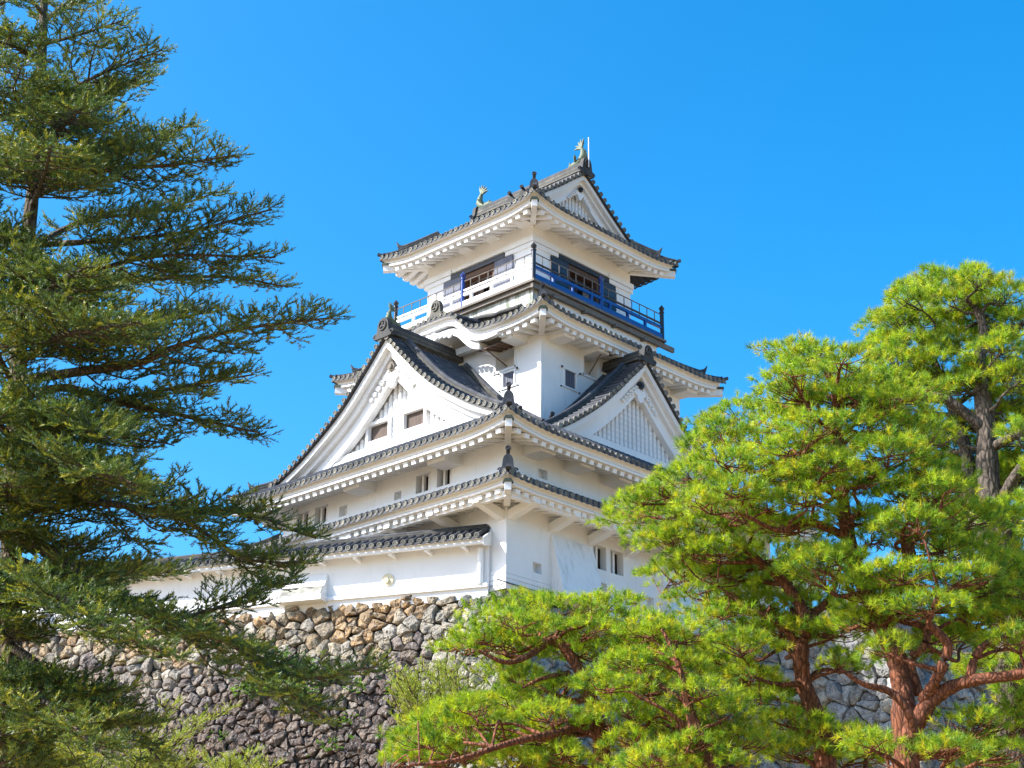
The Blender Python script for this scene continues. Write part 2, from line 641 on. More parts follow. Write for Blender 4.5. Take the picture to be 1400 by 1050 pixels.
def eave_trim(parent, rf, sides, o_wall, zsoff, f=1.0, cut=None, rafters=0.40, raft_skip=None):
    """white plastered fascia boards, soffit, rafters with square ends and the hip beams under an eave"""
    mb = MB()
    T0 = -.035
    prof = [(-.005, T0), (.17, T0 - .03), (.17, T0 - .035 - .13 * f), (.205, T0 - .035 - .13 * f), (.205, T0 - .055 - .13 * f), (.165, T0 - .055 - .13 * f),
            (.165, T0 - .055 - .21 * f), (.34, T0 - .075 - .21 * f)]
    zb = T0 - .075 - .21 * f
    for sd in sides:
        lo, hi = rf.span(sd)
        m, hl = (lo + hi) / 2, (hi - lo) / 2
        n = 64
        rings = []
        for i in range(n + 1):
            q = -1 + 2 * i / n
            q = math.copysign(1 - (1 - abs(q)) ** 1.25, q)
            a = m + hl * q
            z0 = rf.z(sd, a, 0)
            if cut:
                z0 += cut(sd, a)
            ring = []
            for e, dz in prof:
                pt = rf.P(sd, m + (hl - e) * q, 0)
                b = Roof.OUT[sd] * -e
                ring.append(V3(pt[0] + b[0], pt[1] + b[1], z0 + dz))
            b = Roof.OUT[sd] * -o_wall
            pt = rf.P(sd, m + (hl - o_wall) * q, 0)
            zs = zsoff + (max(0, cut(sd, a)) if cut else 0)
            ring.append(V3(pt[0] + b[0], pt[1] + b[1], zs))
            rings.append(ring)
        mb.sweep(rings, False, False)
    tr = mb.build('eave', M_PLASTER, parent)
    runs = []
    for sd in sides:
        rb = None
        lo, hi = rf.span(sd)
        n = int((hi - lo - .5) / rafters)
        for i in range(n + 1):
            a = (lo + hi) / 2 + (i - n / 2) * rafters
            if raft_skip and raft_skip(sd, a):
                rb = None
                continue
            d_ = min(a - lo, hi - a)
            en = min(o_wall, d_)
            if en < .45:
                continue
            zt = rf.z(sd, a, 0) + zb - .01
            A = rf.P(sd, a, 0)
            B = A + Roof.OUT[sd] * -(en + .02)
            A = A + Roof.OUT[sd] * -.27
            A[2] = zt - .065
            B[2] = zt + (zsoff - zt) * (en / o_wall) - .065
            if rb is None:
                rb = MB()
                runs.append(rb)
            rb.beam(A, B, .21, .15)
    for rb in runs:
        rb.build('rafters', M_PLASTER, tr)
    for cx_, cy_, sx, sy in ((rf.x1, rf.y0, 1, -1), (rf.x0, rf.y0, -1, -1), (rf.x1, rf.y1, 1, 1)):
        if ('F' in sides or sy > 0) and ('R' in sides or sx < 0):
            tip = V3(cx_ - sx * .10, cy_ - sy * .10, rf.zf(0) + rf.L + zb - .13)
            inn = V3(cx_ - sx * o_wall, cy_ - sy * o_wall, zsoff - .16)
            hb = MB()
            hb.beam(tip, inn, .22, .26)
            hb.build('hip_beam', M_PLASTER, tr)
            cb = MB()
            d = nrm(tip - inn)
            cb.prism([(-.17, .13), (.17, .13), (.10, .24), (-.10, .24)], tip, nrm(np.cross(d, ZUP)), ZUP, d, -.25, .05)
            cb.build('beam_cap', M_CAP, tr)
    return tr


def hip_ridges(parent, rf, corners, e_top, w=.26, h=.26, orn=True, sz=.55, double=True):
    for (cx_, cy_, sx, sy) in corners:
        pts = []
        for k in range(11):
            e = .12 + (e_top - .12) * k / 10
            sd = 'F' if sy < 0 else 'B'
            p = rf.P(sd, cx_ - sx * e, e)
            pts.append(p + ZUP * .05)
        dirv = nrm(V3(sx, sy, 0))
        pts2 = pts[3:] if double else pts
        ridge_mesh(pts2, w, h, 'hip_ridge', parent)
        if double:
            mb = MB()
            mb.tube([p + ZUP * .06 for p in pts[:4]], .10, 8, True, TC)
            tip = pts[0]
            mb.disc_end(tip + dirv * .05 + ZUP * .06, dirv, .115, TCR)
            # upturned corner tile
            mb.beam(tip - dirv * .1 + ZUP * .0, tip + dirv * .28 + ZUP * .10, .14, .10, col=TC)
            mb.build('hip_end_tile', M_TILE, parent, False, True)
        if orn:
            main = sx > 0 and sy < 0
            k_ = 1 if main else .55
            crest_ornament('ridge_ornament', parent, pts2[0] + ZUP * -.02 + dirv * .05, dirv, sz * .78 * k_, sz * 1.05 * k_, ball=main, crest=False, col=TC)
            if not main:
                mb = MB()
                q0 = pts2[0] + ZUP * .22
                mb.tube([q0 - dirv * .15, q0 + dirv * .12 + ZUP * .06, q0 + dirv * .22 + ZUP * .26], [.07, .075, .01], 8, True, TC)
                mb.build('horn_tile', M_TILE, parent, False, True)


def prof_lin(z0, z1, o, sag=.06):
    return lambda e: z0 + (z1 - z0) * (e / o) - sag * math.sin(math.pi * min(1, max(0, e / o)))


# ---------------- walls with window openings
def wall_face(mb, o, u, W, H, holes, depth=.30, inward=None):
    """vertical wall rectangle with openings and their plastered reveals; holes are (u0,u1,v0,v1)"""
    o, u = np.asarray(o, float), np.asarray(u, float)
    us = sorted({0.0, W} | {h[0] for h in holes} | {h[1] for h in holes})
    vs = sorted({0.0, H} | {h[2] for h in holes} | {h[3] for h in holes})
    P = lambda a, b, d=0: o + u * a + ZUP * b + inward * d
    for i in range(len(us) - 1):
        for j in range(len(vs) - 1):
            um, vm = (us[i] + us[i + 1]) / 2, (vs[j] + vs[j + 1]) / 2
            if any(h[0] < um < h[1] and h[2] < vm < h[3] for h in holes):
                continue
            mb.quad(P(us[i], vs[j]), P(us[i + 1], vs[j]), P(us[i + 1], vs[j + 1]), P(us[i], vs[j + 1]))
    for h in holes:
        d = h[4] if len(h) > 4 else depth
        a0, a1, b0, b1 = h[:4]
        mb.quad(P(a0, b0), P(a0, b1), P(a0, b1, d), P(a0, b0, d))
        mb.quad(P(a1, b0), P(a1, b0, d), P(a1, b1, d), P(a1, b1))
        mb.quad(P(a0, b1), P(a1, b1), P(a1, b1, d), P(a0, b1, d))
        mb.quad(P(a0, b0), P(a0, b0, d), P(a1, b0, d), P(a1, b0))


def box_wall(name, x0, x1, y0, y1, z0, z1, holesF=(), holesR=(), mat=M_PLASTER, depth=.3):
    mb = MB()
    # front: u runs +X from x0;  holes given in world x / z
    hf = [(h[0] - x0, h[1] - x0, h[2] - z0, h[3] - z0, *h[4:]) for h in holesF]
    hr = [(h[0] - y0, h[1] - y0, h[2] - z0, h[3] - z0, *h[4:]) for h in holesR]
    wall_face(mb, (x0, y0, z0), (1, 0, 0), x1 - x0, z1 - z0, hf, depth, V3(0, 1, 0))
    wall_face(mb, (x1, y0, z0), (0, 1, 0), y1 - y0, z1 - z0, hr, depth, V3(-1, 0, 0))
    mb.quad((x0, y0, z0), (x0, y0, z1), (x0, y1, z1), (x0, y1, z0))
    mb.quad((x0, y1, z0), (x0, y1, z1), (x1, y1, z1), (x1, y1, z0))
    mb.quad((x0, y0, z1), (x1, y0, z1), (x1, y1, z1), (x0, y1, z1))
    return mb.build(name, mat, KEEP)


def FR(face, plane):
    """frame of a wall: position along it, outward offset, height -> world"""
    if face == 'F':
        return lambda a, d, z: V3(a, plane - d, z)
    return lambda a, d, z: V3(plane + d, a, z)


def fbox(mb, fr, a0, a1, d0, d1, z0, z1, col=(1, 1, 1)):
    p, q = fr(a0, d0, z0), fr(a1, d1, z1)
    mb.bx(p[0], q[0], p[1], q[1], z0, z1, col)


def barred_window(fr, a0, a1, z0, z1, nb=3, depth=.3):
    b = MB()
    fbox(b, fr, a0, a1, -depth - .01, -depth + .01, z0, z1)
    w = b.build('window', M_DARK, KEEP)
    m = MB()
    for k in range(nb):
        c = a0 + (a1 - a0) * (k + .62) / (nb + .25)
        fbox(m, fr, c - .05, c + .05, -.26, -.15, z0, z1)
    m.build('bars', M_PLASTER, w)
    return w


def loophole(fr, a0, a1, z0, z1, depth=.26):
    b = MB()
    fbox(b, fr, a0, a1, -depth - .02, -depth, z0, z1)
    w = b.build('loophole', M_PLASTER, KEEP)
    return w


# level 1 and 2
W1F = [(-10.94, -10.22, 4.0, 4.76), (-9.9, -9.16, 4.0, 4.78), (-4.42, -3.7, 4.0, 4.77), (-3.36, -2.62, 4.0, 4.80), (-8.5, -8.06, 4.0, 4.52), (-5.53, -5.15, 4.0, 4.42),
       (-10.94, -10.22, 1.5, 2.3)]
W1R = [(1.28, 1.70, .78, 1.14), (4.31, 4.99, 1.58, 2.42), (5.21, 5.90, 1.58, 2.42), (4.68, 5.01, .70, 1.13), (7.14, 7.56, .70, 1.13), (1.52, 1.97, 4.0, 4.45), (5.32, 5.77, 4.0, 4.45),
       (8.8, 9.5, 4.0, 4.75)]
box_wall('wall', -11.7, 0, 0, 14.9, -0.02, 5.6, W1F, W1R)
fF, fR = FR('F', 0.0), FR('R', 0.0)
for h in W1F[:4]:
    barred_window(fF, *h, nb=2)
for h in (W1R[1], W1R[2], W1R[7]):
    barred_window(fR, *h, nb=1)
barred_window(fF, *W1F[6])
for h in W1F[4:6]:
    loophole(fF, *h)
for h in (W1R[0], W1R[3], W1R[4], W1R[5], W1R[6]):
    loophole(fR, *h)
# plinth bands
b = MB()
for z, dd in ((.66, .022), (.50, .034), (.32, .04)):
    b.bx(-11.7, dd, -dd, -.0, z - .16, z - .018)
    b.bx(0.0, dd, 0.0, 2.08, z - .16, z - .018)
    b.bx(0.0, dd, 4.22, 7.9, z - .16, z - .018)
b.bx(-.9, .05, -.05, 0, -.02, .14)
b.bx(0, .05, 0, 14.9, -.02, .14)
b.build('plinth_band', M_PLASTER, KEEP)
# stone-dropping bays on the right face
for y0 in (2.12, 7.93):
    b = MB()
    y1 = y0 + 2.1
    b.prism([(0, .10), (0, 2.24), (.05, 2.24), (.56, .36), (.60, .10)], V3(0, 0, 0), V3(1, 0, 0), ZUP, V3(0, 1, 0), y0, y1)
    b.bx(0.5, .66, y0 - .04, y1 + .04, .02, .24)
    b.build('stone_drop_bay', M_STAINED if y0 < 3 else M_PLASTER, KEEP)
# iron spikes low on the right face
b = MB()
b.beam((.10, -.5, .16), (.16, 2.15, .10), .03, .03)
for k in range(9):
    y = .25 + k * .22
    b.tube([(.02, y, .17), (.16, y + .05, .12), (.42, y + .12, .02)], [.02, .018, .006], 5)
for k in range(3):
    b.tube([(-.6 + k * .25, -.02, .16), (-.45 + k * .25, -.25, .05), (-.30 + k * .25, -.5, -.18)], [.018, .014, .005], 5)
b.build('iron_spikes', M_IRON, KEEP)

# ---------------- tier 1 skirt roof
rf1 = Roof((-13.2, 1.5, -1.5, 16.4), prof_lin(3.12, 3.93, 1.5), .10, 1.8)
mb = MB()
for sd in 'FRL':
    roof_tiles(mb, rf1, sd, lambda a: 1.45)
R1 = mb.build('roof', M_TILE, KEEP, False, True)
eave_trim(R1, rf1, 'FRL', 1.5, 3.02, .9)
hip_ridges(R1, rf1, ((1.5, -1.5, 1, -1), (-13.2, -1.5, -1, -1)), 1.5, .24, .22, True, .62)
b = MB()
for k, (p, q) in enumerate((((-11.7, -.07), (0.07, -.07)), ((.07, -.07), (.07, 14.9)))):
    b.beam((*p, 3.97), (*q, 3.97), .2, .13)
b.build('roof_flashing', M_PLASTER, R1)
# brackets and purlins under tier 1
for x in [-.24 - 2.14 * k for k in range(6)]:
    b = MB()
    b.prism([(0, 2.30), (0, 2.62), (1.22, 2.86), (1.22, 2.62)], V3(x, 0, 0), V3(0, -1, 0), ZUP, V3(1, 0, 0), -.14, .14)
    b.build('eave_bracket', M_PLASTER, R1)
for y in [.18 + 1.97 * k for k in range(7)]:
    b = MB()
    b.prism([(0, 2.30), (0, 2.62), (1.22, 2.86), (1.22, 2.62)], V3(0, y, 0), V3(1, 0, 0), ZUP, V3(0, 1, 0), -.14, .14)
    b.build('eave_bracket', M_PLASTER, R1)
b = MB()
b.beam((-12.7, -1.001, 2.70), (1.0, -1.001, 2.70), .18, .2)
b.beam((1.001, -.90, 2.701), (1.001, 15.8, 2.701), .18, .2)
b.build('eave_purlin', M_PLASTER, R1)

# ---------------- tier 2: hip-and-gable main roof
AX2 = -5.85
RAKE2 = smooth_interp([0, .4, .8, 1.27, 1.75, 2.2, 2.67, 3.2, 3.72, 4.23, 4.8, 5.4, 6.0, 6.6, 7.35], [10.42, 10.0, 9.58, 9.11, 8.63, 8.22, 7.85, 7.49, 7.16, 6.84, 6.53, 6.25, 5.98, 5.66, 5.13])
rf2 = Roof((-13.2, 1.5, -1.5, 16.4), lambda e: RAKE2(7.35 - e), .28, 2.4)
TX, TY = CX + 4.45, CY - 4.06           # tower faces
mb = MB()
roof_tiles(mb, rf2, 'F', lambda a: 1.85)
roof_tiles(mb, rf2, 'R', lambda a: 7.2 if -.05 < a < TY - .12 else (1.85 if a <= -.05 else 1.5 - TX - .03))
roof_tiles(mb, rf2, 'L', lambda a: 7.2 if -.05 < a < TY - .12 else (1.85 if a <= -.05 else 2.6))
R2 = mb.build('roof', M_TILE, KEEP, False, True)
eave_trim(R2, rf2, 'FRL', 1.5, 5.18, 1.15)
hip_ridges(R2, rf2, ((1.5, -1.5, 1, -1), (-13.2, -1.5, -1, -1)), 1.75, .26, .28, True, .60)
for x in (-2.14, -6.49, -10.86):
    b = MB()
    b.bx(x - .85, x, -.82, 0, 4.64, 5.02)
    b.build('eave_bracket', M_PLASTER, R2)
for y in (.75, 2.75, 4.75, 6.75, 8.75, 10.75, 12.75):
    b = MB()
    b.bx(0, .82, y - .0, y + .72, 4.68, 5.06)
    b.build('eave_bracket', M_PLASTER, R2)


def gable(parent_roof, O, E, N_, prof, rmax, zb, yfront, boards, ntile, lat, win=(), pend=1.0, orn=True, back=3.4, ridge=(.5, .55), rib=.24, kudari=True, shachi=False):
    """decorated gable: O foot of its axis (z=0), E across, N_ outward; prof(r) is the rake height"""
    O, E, N_ = [np.asarray(q, float) for q in (O, E, N_)]
    W = lambda r, d, z: O + E * r + N_ * d + ZUP * z
    # recessed wall
    k1, bot = boards[-1][1], zb
    xs = np.linspace(-rmax, rmax, 41)
    poly = []
    for r in xs:
        z = prof(abs(r)) - .15
        if z > zb:
            poly.append((r, z))
    poly = [(poly[0][0], zb)] + poly + [(poly[-1][0], zb)]
    b = MB()
    b.prism(poly[::-1], O, E, ZUP, N_, lat[0] - .25, lat[0])
    gw = b.build('gable', M_PLASTER, KEEP)
    # barge boards: stepped section swept down both rakes
    b = MB()

    def fr(r, s):
        z = prof(r)
        sl = (prof(r + .05) - prof(max(0, r - .05))) / (.05 + min(.05, r) if r < .05 else .1)
        t = nrm(V3(1, sl, 0))
        nn = V3(t[1], -t[0], 0)          # downward normal in the (r,z) plane
        return z, nn
    for s in (-1, 1):
        for (d, p0, p1) in boards:
            rings = []
            for r in np.linspace(0, rmax, 40):
                z, nn = fr(r, s)
                if nn[1] > 0:
                    nn = -nn
                q0 = (max(0, r + nn[0] * p0), z + nn[1] * p0) if r + nn[0] * p0 > 0 else (0, z - p0 * 1.38)
                q1 = (max(0, r + nn[0] * p1), z + nn[1] * p1) if r + nn[0] * p1 > 0 else (0, prof(0) - p1 * 1.40)
                if r + nn[0] * p1 <= 0:
                    q1 = (0, min(q1[1], z + nn[1] * p1))
                rings.append([W(s * q0[0], d, q0[1]), W(s * q1[0], d, q1[1]), W(s * q1[0], d - .28, q1[1]), W(s * q0[0], d - .28, q0[1])])
            b.sweep(rings, True, True)
    b.build('barge_board', M_PLASTER, gw)
    # base beams
    b = MB()
    for (d, z0, z1, w_) in lat[1]:
        p, q = W(-w_, lat[0], z0), W(w_, d, z1)
        b.bx(p[0], q[0], p[1], q[1], z0, z1)
    b.build('gable_beam', M_PLASTER, gw)
    # ribbed lattice
    b = MB()
    wl_, z0_ = lat[2], lat[3]
    inner = boards[-1][2]
    nr = int(2 * wl_ / rib)
    for i in range(nr + 1):
        r = -wl_ + i * rib + (2 * wl_ - nr * rib) / 2
        sl = (prof(abs(r) + .05) - prof(abs(r) - .05 if abs(r) > .05 else 0)) / .1
        zt = prof(abs(r)) - inner * math.hypot(1, min(1.15, abs(sl))) + .05
        segs = [(z0_, zt)]
        for (w0, w1, v0, v1) in win:
            if w0 - .12 < r < w1 + .12:
                segs = [(z0_, v0 - .1), (v1 + .1, zt)]
        for a_, c_ in segs:
            if c_ - a_ > .06:
                p, q = W(r - rib * .27, lat[0] - .01, a_), W(r + rib * .27, lat[0] + .09, c_)
                b.bx(p[0], q[0], p[1], q[1], a_, c_)
                n_ = int((c_ - a_) / .2)
                for j in range(n_):
                    zz = a_ + (j + .5) * .2
                    p, q = W(r - rib * .13, lat[0] + .08, zz - .035), W(r + rib * .13, lat[0] + .115, zz + .035)
                    b.bx(p[0], q[0], p[1], q[1], zz - .035, zz + .035)
    b.build('gable_lattice', M_PLASTER, gw)
    for (w0, w1, v0, v1) in win:
        b = MB()
        for (a0, a1, c0, c1) in ((w0 - .13, w0, v0 - .1, v1 + .13), (w1, w1 + .13, v0 - .1, v1 + .13), (w0, w1, v1, v1 + .13), (w0, w1, v0 - .1, v0)):
            p, q = W(a0, lat[0] - .02, c0), W(a1, lat[0] + .20, c1)
            b.bx(p[0], q[0], p[1], q[1], c0, c1)
        fw = b.build('window', M_PLASTER, gw)
        b = MB()
        p, q = W(w0, lat[0] + .01, v0), W(w1, lat[0] + .04, v1)
        b.bx(p[0], q[0], p[1], q[1], v0, v1)
        b.build('shutter', M_BROWNSH, gw)
    # pendant (gegyo) with rosette and trailing scrolls
    d = boards[-1][0]
    zc = prof(0) - inner * 1.42 + .12
    s = pend
    b = MB()
    for sx in (-1, 1):
        for (cx_, cz_, rr) in ((.16, -.02, .17), (.36, -.14, .15), (.55, -.30, .14), (.74, -.48, .12), (.92, -.66, .10), (1.10, -.82, .085)):
            path = [W(sx * s * (cx_ + rr * (1 - k / 13) * math.cos(k * .6)), d + .05, zc + s * (cz_ + rr * (1 - k / 13) * math.sin(k * .6))) for k in range(11)]
            b.tube(path, [.055 * s] * 11, 6, True, up=N_)
        b.prism([(0, -.05), (.30, .0), (.42, -.22), (.22, -.30), (.14, -.52), (0, -.62)] if sx > 0 else [(0, -.05), (0, -.62), (-.14, -.52), (-.22, -.30), (-.42, -.22), (-.30, .0)],
                W(0, d, zc), E * s, ZUP * s, N_, -.05, .10)
    gp = b.build('gable_pendant', M_PLASTER, gw)
    b = MB()
    cR = W(0, d + .06, zc + .20 * s)
    b.prism([(.19 * s * math.cos(a), .19 * s * math.sin(a)) for a in np.linspace(0, 2 * math.pi, 7)[:-1]], cR, E, ZUP, N_, -.02, .10)
    b.prism([(.10 * s * math.cos(a), .10 * s * math.sin(a)) for a in np.linspace(0, 2 * math.pi, 9)[:-1]], cR, E, ZUP, N_, .10, .16)
    b.build('rosette', M_IRON if pend < 1 else M_GREYWOOD, gp)
    # verge tiles: short drums lying across the rake, ends to the front
    b = MB()
    L = [0.0]
    rs = np.linspace(.18, rmax + .1, 300)
    acc = [0]
    for i in range(1, len(rs)):
        acc.append(acc[-1] + math.hypot(rs[i] - rs[i - 1], prof(rs[i]) - prof(rs[i - 1])))
    nt = int(acc[-1] / PITCH)
    for sx in (-1, 1):
        for k in range(nt + 1):
            r = float(np.interp(k * acc[-1] / nt, acc, rs))
            z = prof(r) + .03
            s_ = random.uniform(.8, 1.2)
            c_ = tuple(x * s_ for x in TC)
            b.tube([W(sx * r, yfront, z), W(sx * r, yfront - .75, z + .05)], [.088, .08], 8, True, c_, up=ZUP)
            s_ = random.uniform(.75, 1.25)
            b.disc_end(W(sx * r, yfront + .03, z), N_, .098, tuple(x * s_ for x in TCD))
        rings = []
        for r in np.linspace(0, rmax + .12, 40):
            z = prof(r)
            rings.append([W(sx * r, yfront - .01, z - .03), W(sx * r, yfront - .01, z - .10), W(sx * r, yfront - .8, z - .06), W(sx * r, yfront - .8, z + .01)])
        b.sweep(rings, True, True, tuple(x * .8 for x in TC))
    vt = b.build('verge_tiles', M_TILE, gw, False, True)
    # descending ridges
    if kudari:
        for sx in (-1, 1):
            pts = [W(sx * r, yfront - .86, prof(r) + .05) for r in np.linspace(.25, rmax + .05, 24)]
            ridge_mesh(pts, .30, .30, 'descending_ridge', gw)
    pts = [W(0, d_, prof(0) + .06) for d_ in np.linspace(yfront - .1, -back, 12)]
    ridge_mesh(pts, ridge[0], ridge[1], 'main_ridge', gw)
    if orn:
        crest_ornament('ridge_ornament', gw, W(0, yfront - .02, prof(0) - .12), N_, ridge[0] * 1.75, ridge[1] * 1.65, ball=False, crest=True, col=TCR, scrolls=True)
    return gw


# front (left-facing) great gable: outward -Y, plane origin at Y=0
G1 = gable(R2, (AX2, 0, 0), (1, 0, 0), (0, -1, 0), RAKE2, 6.0, 5.72, .55,
           [(.40, .08, .30), (.16, .26, .50), (-.02, .44, 1.02)], 24,
           (-.45, ((-.06, 5.75, 6.30, 5.0), (-.14, 6.31, 6.55, 3.6)), 3.25, 6.56),
           win=((-1.54, -.46, 6.82, 7.44), (.38, 1.42, 6.82, 7.44)), pend=1.0, back=3.35, ridge=(.46, .50), rib=.25)
# chidori gable on the right slope: outward +X
RAKE3 = smooth_interp([0, .5, 1.05, 1.5, 2.2, 2.8, 3.4, 4.2, 4.75, 5.3], [9.98, 9.47, 8.95, 8.5, 7.86, 7.36, 6.92, 6.38, 6.06, 5.78])
AY3 = 6.95
G2 = gable(R2, (0, AY3, 0), (0, 1, 0), (1, 0, 0), RAKE3, 4.75, 5.9, .45,
           [(.34, .08, .26), (.14, .22, .42), (-.02, .36, .86)], 20,
           (-.35, ((-.06, 5.92, 6.25, 4.2), (-.12, 6.26, 6.5, 3.2)), 2.9, 6.52),
           pend=.85, back=1.62, ridge=(.40, .44), rib=.24, kudari=True)
# tiled slopes of the chidori gable
mb = MB()
n = 8
for sgn in (-1, 1):
    for i in range(n):
        x = -.42 - i * PITCH * .98 * 1.0 + .0
        if x < TX - .15:
            break
        zm = RAKE2(x - AX2)
        rr = np.linspace(.1, 5.5, 200)
        rm = next((r for r in rr if RAKE3(r) < zm), 5.5)
        surf = lambda a, t, s=sgn: V3(a, AY3 + s * t, RAKE3(t) + .0)
        tile_row(mb, surf, x, rm - .02, .15, 14)
mb.build('gable_slope_tiles', M_TILE, G2, False, True)

# ---------------- tower, levels 3-4
tF = [(-3.92, -2.97, 9.62, 10.27, .6), (-3.53, -2.98, 8.85, 9.41, .06)]
tR = [(4.66, 5.26, 8.83, 9.49, .06), (5.72, 6.52, 9.64, 10.49, .6)]
box_wall('wall', CX - 4.45, TX, TY, CY + 4.06, 5.0, 11.1, tF, tR)
fF, fR = FR('F', TY), FR('R', TX)


def prop_window(fr, h, far, lid=.95):
    b = MB()
    fbox(b, fr, h[0], h[1], -.62, -.58, h[2], h[3])
    w = b.build('window', M_DARK, KEEP)
    m = MB()
    for (a0, a1, c0, c1) in ((h[0] - .09, h[0], h[2] - .08, h[3] + .08), (h[1], h[1] + .09, h[2] - .08, h[3] + .08), (h[0], h[1], h[3], h[3] + .08), (h[0] - .16, h[1] + .16, h[2] - .10, h[2] - .015)):
        fbox(m, fr, a0, a1, 0, .05, c0, c1)
    m.build('frame', M_PLASTER, w)
    # propped lid and its stay
    m = MB()
    P0, P1 = fr(h[0] - .05, .06, h[3] + .08), fr(h[1] + .05, .06, h[3] + .08)
    out = nrm(fr(0, 1, 0) - fr(0, 0, 0))
    d = out * lid * .90 - ZUP * lid * .20
    m.add([P0, P1, P1 + d, P0 + d, P0 + ZUP * .05, P1 + ZUP * .05, P1 + d + ZUP * .05, P0 + d + ZUP * .05],
          [(0, 1, 2, 3), (4, 7, 6, 5), (0, 3, 7, 4), (1, 5, 6, 2), (2, 6, 7, 3), (0, 4, 5, 1)])
    for k in range(4):
        q = P0 + (P1 - P0) * (k + .5) / 4
        m.beam(q + d * .02 - ZUP * .02, q + d * .98 - ZUP * .02, .05, .04)
    m.build('shutter', M_WOOD, w)
    m = MB()
    mid = fr((h[0] + h[1]) / 2 + far, .02, h[2] + .05)
    m.tube([mid, P0 + (P1 - P0) * .35 + d * .92], .022, 6)
    m.build('stay', M_WOOD, w)
    # shutter interior half
    m = MB()
    fbox(m, fr, h[0] + (.0 if far > 0 else (h[1] - h[0]) * .45), h[0] + (h[1] - h[0]) * (.55 if far > 0 else 1.0), -.56, -.5, h[2], h[3])
    m.build('inner_panel', M_PLASTER, w)


def shut_window(fr, h):
    b = MB()
    fbox(b, fr, h[0], h[1], -.06, -.03, h[2], h[3])
    for k in range(6):
        a = h[0] + (h[1] - h[0]) * (k + .5) / 6
        fbox(b, fr, a - .035, a + .035, -.03, -.01, h[2], h[3])
    w = b.build('window', M_SHUTTER, KEEP)
    m = MB()
    for (a0, a1, c0, c1) in ((h[0] - .07, h[0], h[2], h[3] + .0), (h[1], h[1] + .07, h[2], h[3]), (h[0] - .2, h[1] + .2, h[3], h[3] + .07), (h[0] - .12, h[1] + .12, h[2] - .06, h[2])):
        fbox(m, fr, a0, a1, 0, .05, c0, c1)
    m.build('frame', M_PLASTER, w)
    for a in (h[0] - .2, h[1] + .2):
        for (d_, z_, k_) in ((.05, h[3], .03), (.0, h[2] - .09, .022)):
            m = MB()
            fbox(m, fr, a - k_, a + k_, d_, d_ + .06, z_, z_ + 2 * k_)
            m.build('hinge', M_IRON, w)


prop_window(fF, tF[0], .1, 1.0)
shut_window(fF, tF[1])
shut_window(fR, tR[0])
prop_window(fR, tR[1], -.1, .8)
b = MB()
b.bx(TX - 1.0, TX + .0025, TY - .0025, TY + .3, 7.2, 8.9)
b.build('weathered_corner', M_STAINED, KEEP)
# ridge of tiles along the foot of the tower
pts = [V3(x, TY - .16, RAKE2(max(.0, abs(x - AX2))) + .03) for x in np.linspace(AX2 + .3, TX + .15, 16)]
ridge_mesh(pts, .26, .30, 'wall_ridge', R2)
pts = [V3(TX + .16, y, RAKE2(TX + .16 - AX2) + .03) for y in np.linspace(TY - .2, AY3 - 3.0, 8)]
ridge_mesh(pts, .26, .24, 'wall_ridge', R2)
crest_ornament('ridge_ornament', R2, (TX + .40, TY + .1, RAKE2(TX + .40 - AX2) + .1), (1, -.5, 0), .42, .42, True, False, TC)

# ---------------- tier 3 skirt with the curved karahafu in front
KX, KH = -6.15, 1.10
kara = lambda x: KH / (1 + (abs(x - KX) / 1.62) ** 6)
rf3 = Roof((CX - 4.45 - 1.32, TX + 1.32, TY - 1.32, CY + 4.06 + 1.32), prof_lin(10.86, 12.05, 2.06, .05), .22, 2.0)


def kbump(a, t):
    k = kara(a)
    base = rf3.zf(t) - rf3.zf(0)
    return k - min(base * .80, k * .80) * min(1, k / .25) if k > .02 else k


mb = MB()
roof_tiles(mb, rf3, 'F', lambda a: 2.0, bump=kbump)
roof_tiles(mb, rf3, 'R', lambda a: 2.0)
roof_tiles(mb, rf3, 'L', lambda a: 2.0)
R3 = mb.build('roof', M_TILE, KEEP, False, True)
eave_trim(R3, rf3, 'FRL', 1.32, 10.70, 1.15, cut=lambda sd, a: kara(a) if sd == 'F' else 0, raft_skip=lambda sd, a: sd == 'F' and abs(a - KX) < 3.3)
hip_ridges(R3, rf3, ((rf3.x1, rf3.y0, 1, -1), (rf3.x0, rf3.y0, -1, -1), (rf3.x1, rf3.y1, 1, 1)), 1.9, .26, .26, True, .55)
for y in (3.75, 5.65, 7.6, 9.5, 11.0):
    b = MB()
    b.bx(TX, TX + .8, y - .0, y + .62, 10.32, 10.66)
    b.build('eave_bracket', M_PLASTER, R3)
for x in (-2.6, -9.8):
    b = MB()
    b.bx(x - .3, x + .3, TY - .8, TY, 10.32, 10.66)
    b.build('eave_bracket', M_PLASTER, R3)
# karahafu barge board, ornament, pendant
b = MB()
rings = []
for x in np.linspace(KX - 3.45, KX + 3.45, 61):
    q = abs(x - KX) / 3.45
    zt = 10.86 + kara(x) - .34
    hgt = .07 + .20 * max(0, q - .25) * (1 if q < .80 else max(.35, 1 - (q - .80) * 3.2))
    zb_ = zt - hgt
    y = TY - 1.24
    rings.append([V3(x, y, zt), V3(x, y, zb_), V3(x, y + .2, zb_), V3(x, y + .2, zt)])
b.sweep(rings, True, True)
kb = b.build('karahafu_board', M_PLASTER, R3)
b = MB()
rings = []
for x in np.linspace(KX - 2.4, KX + 2.4, 41):
    zt = 10.86 + kara(x) - .50
    rings.append([V3(x, TY - 1.1, zt), V3(x, TY - 1.1, zt - .3), V3(x, TY - .02, zt - .3), V3(x, TY - .02, zt)])
b.sweep(rings, True, True)
b.bx(KX - 2.3, KX + 2.3, TY - .42, TY - .2, 10.66, 10.92)
b.bx(KX - .2, KX + .2, TY - .40, TY - .2, 10.92, 11.5)
b.build('karahafu_soffit', M_PLASTER, R3)
b = MB()
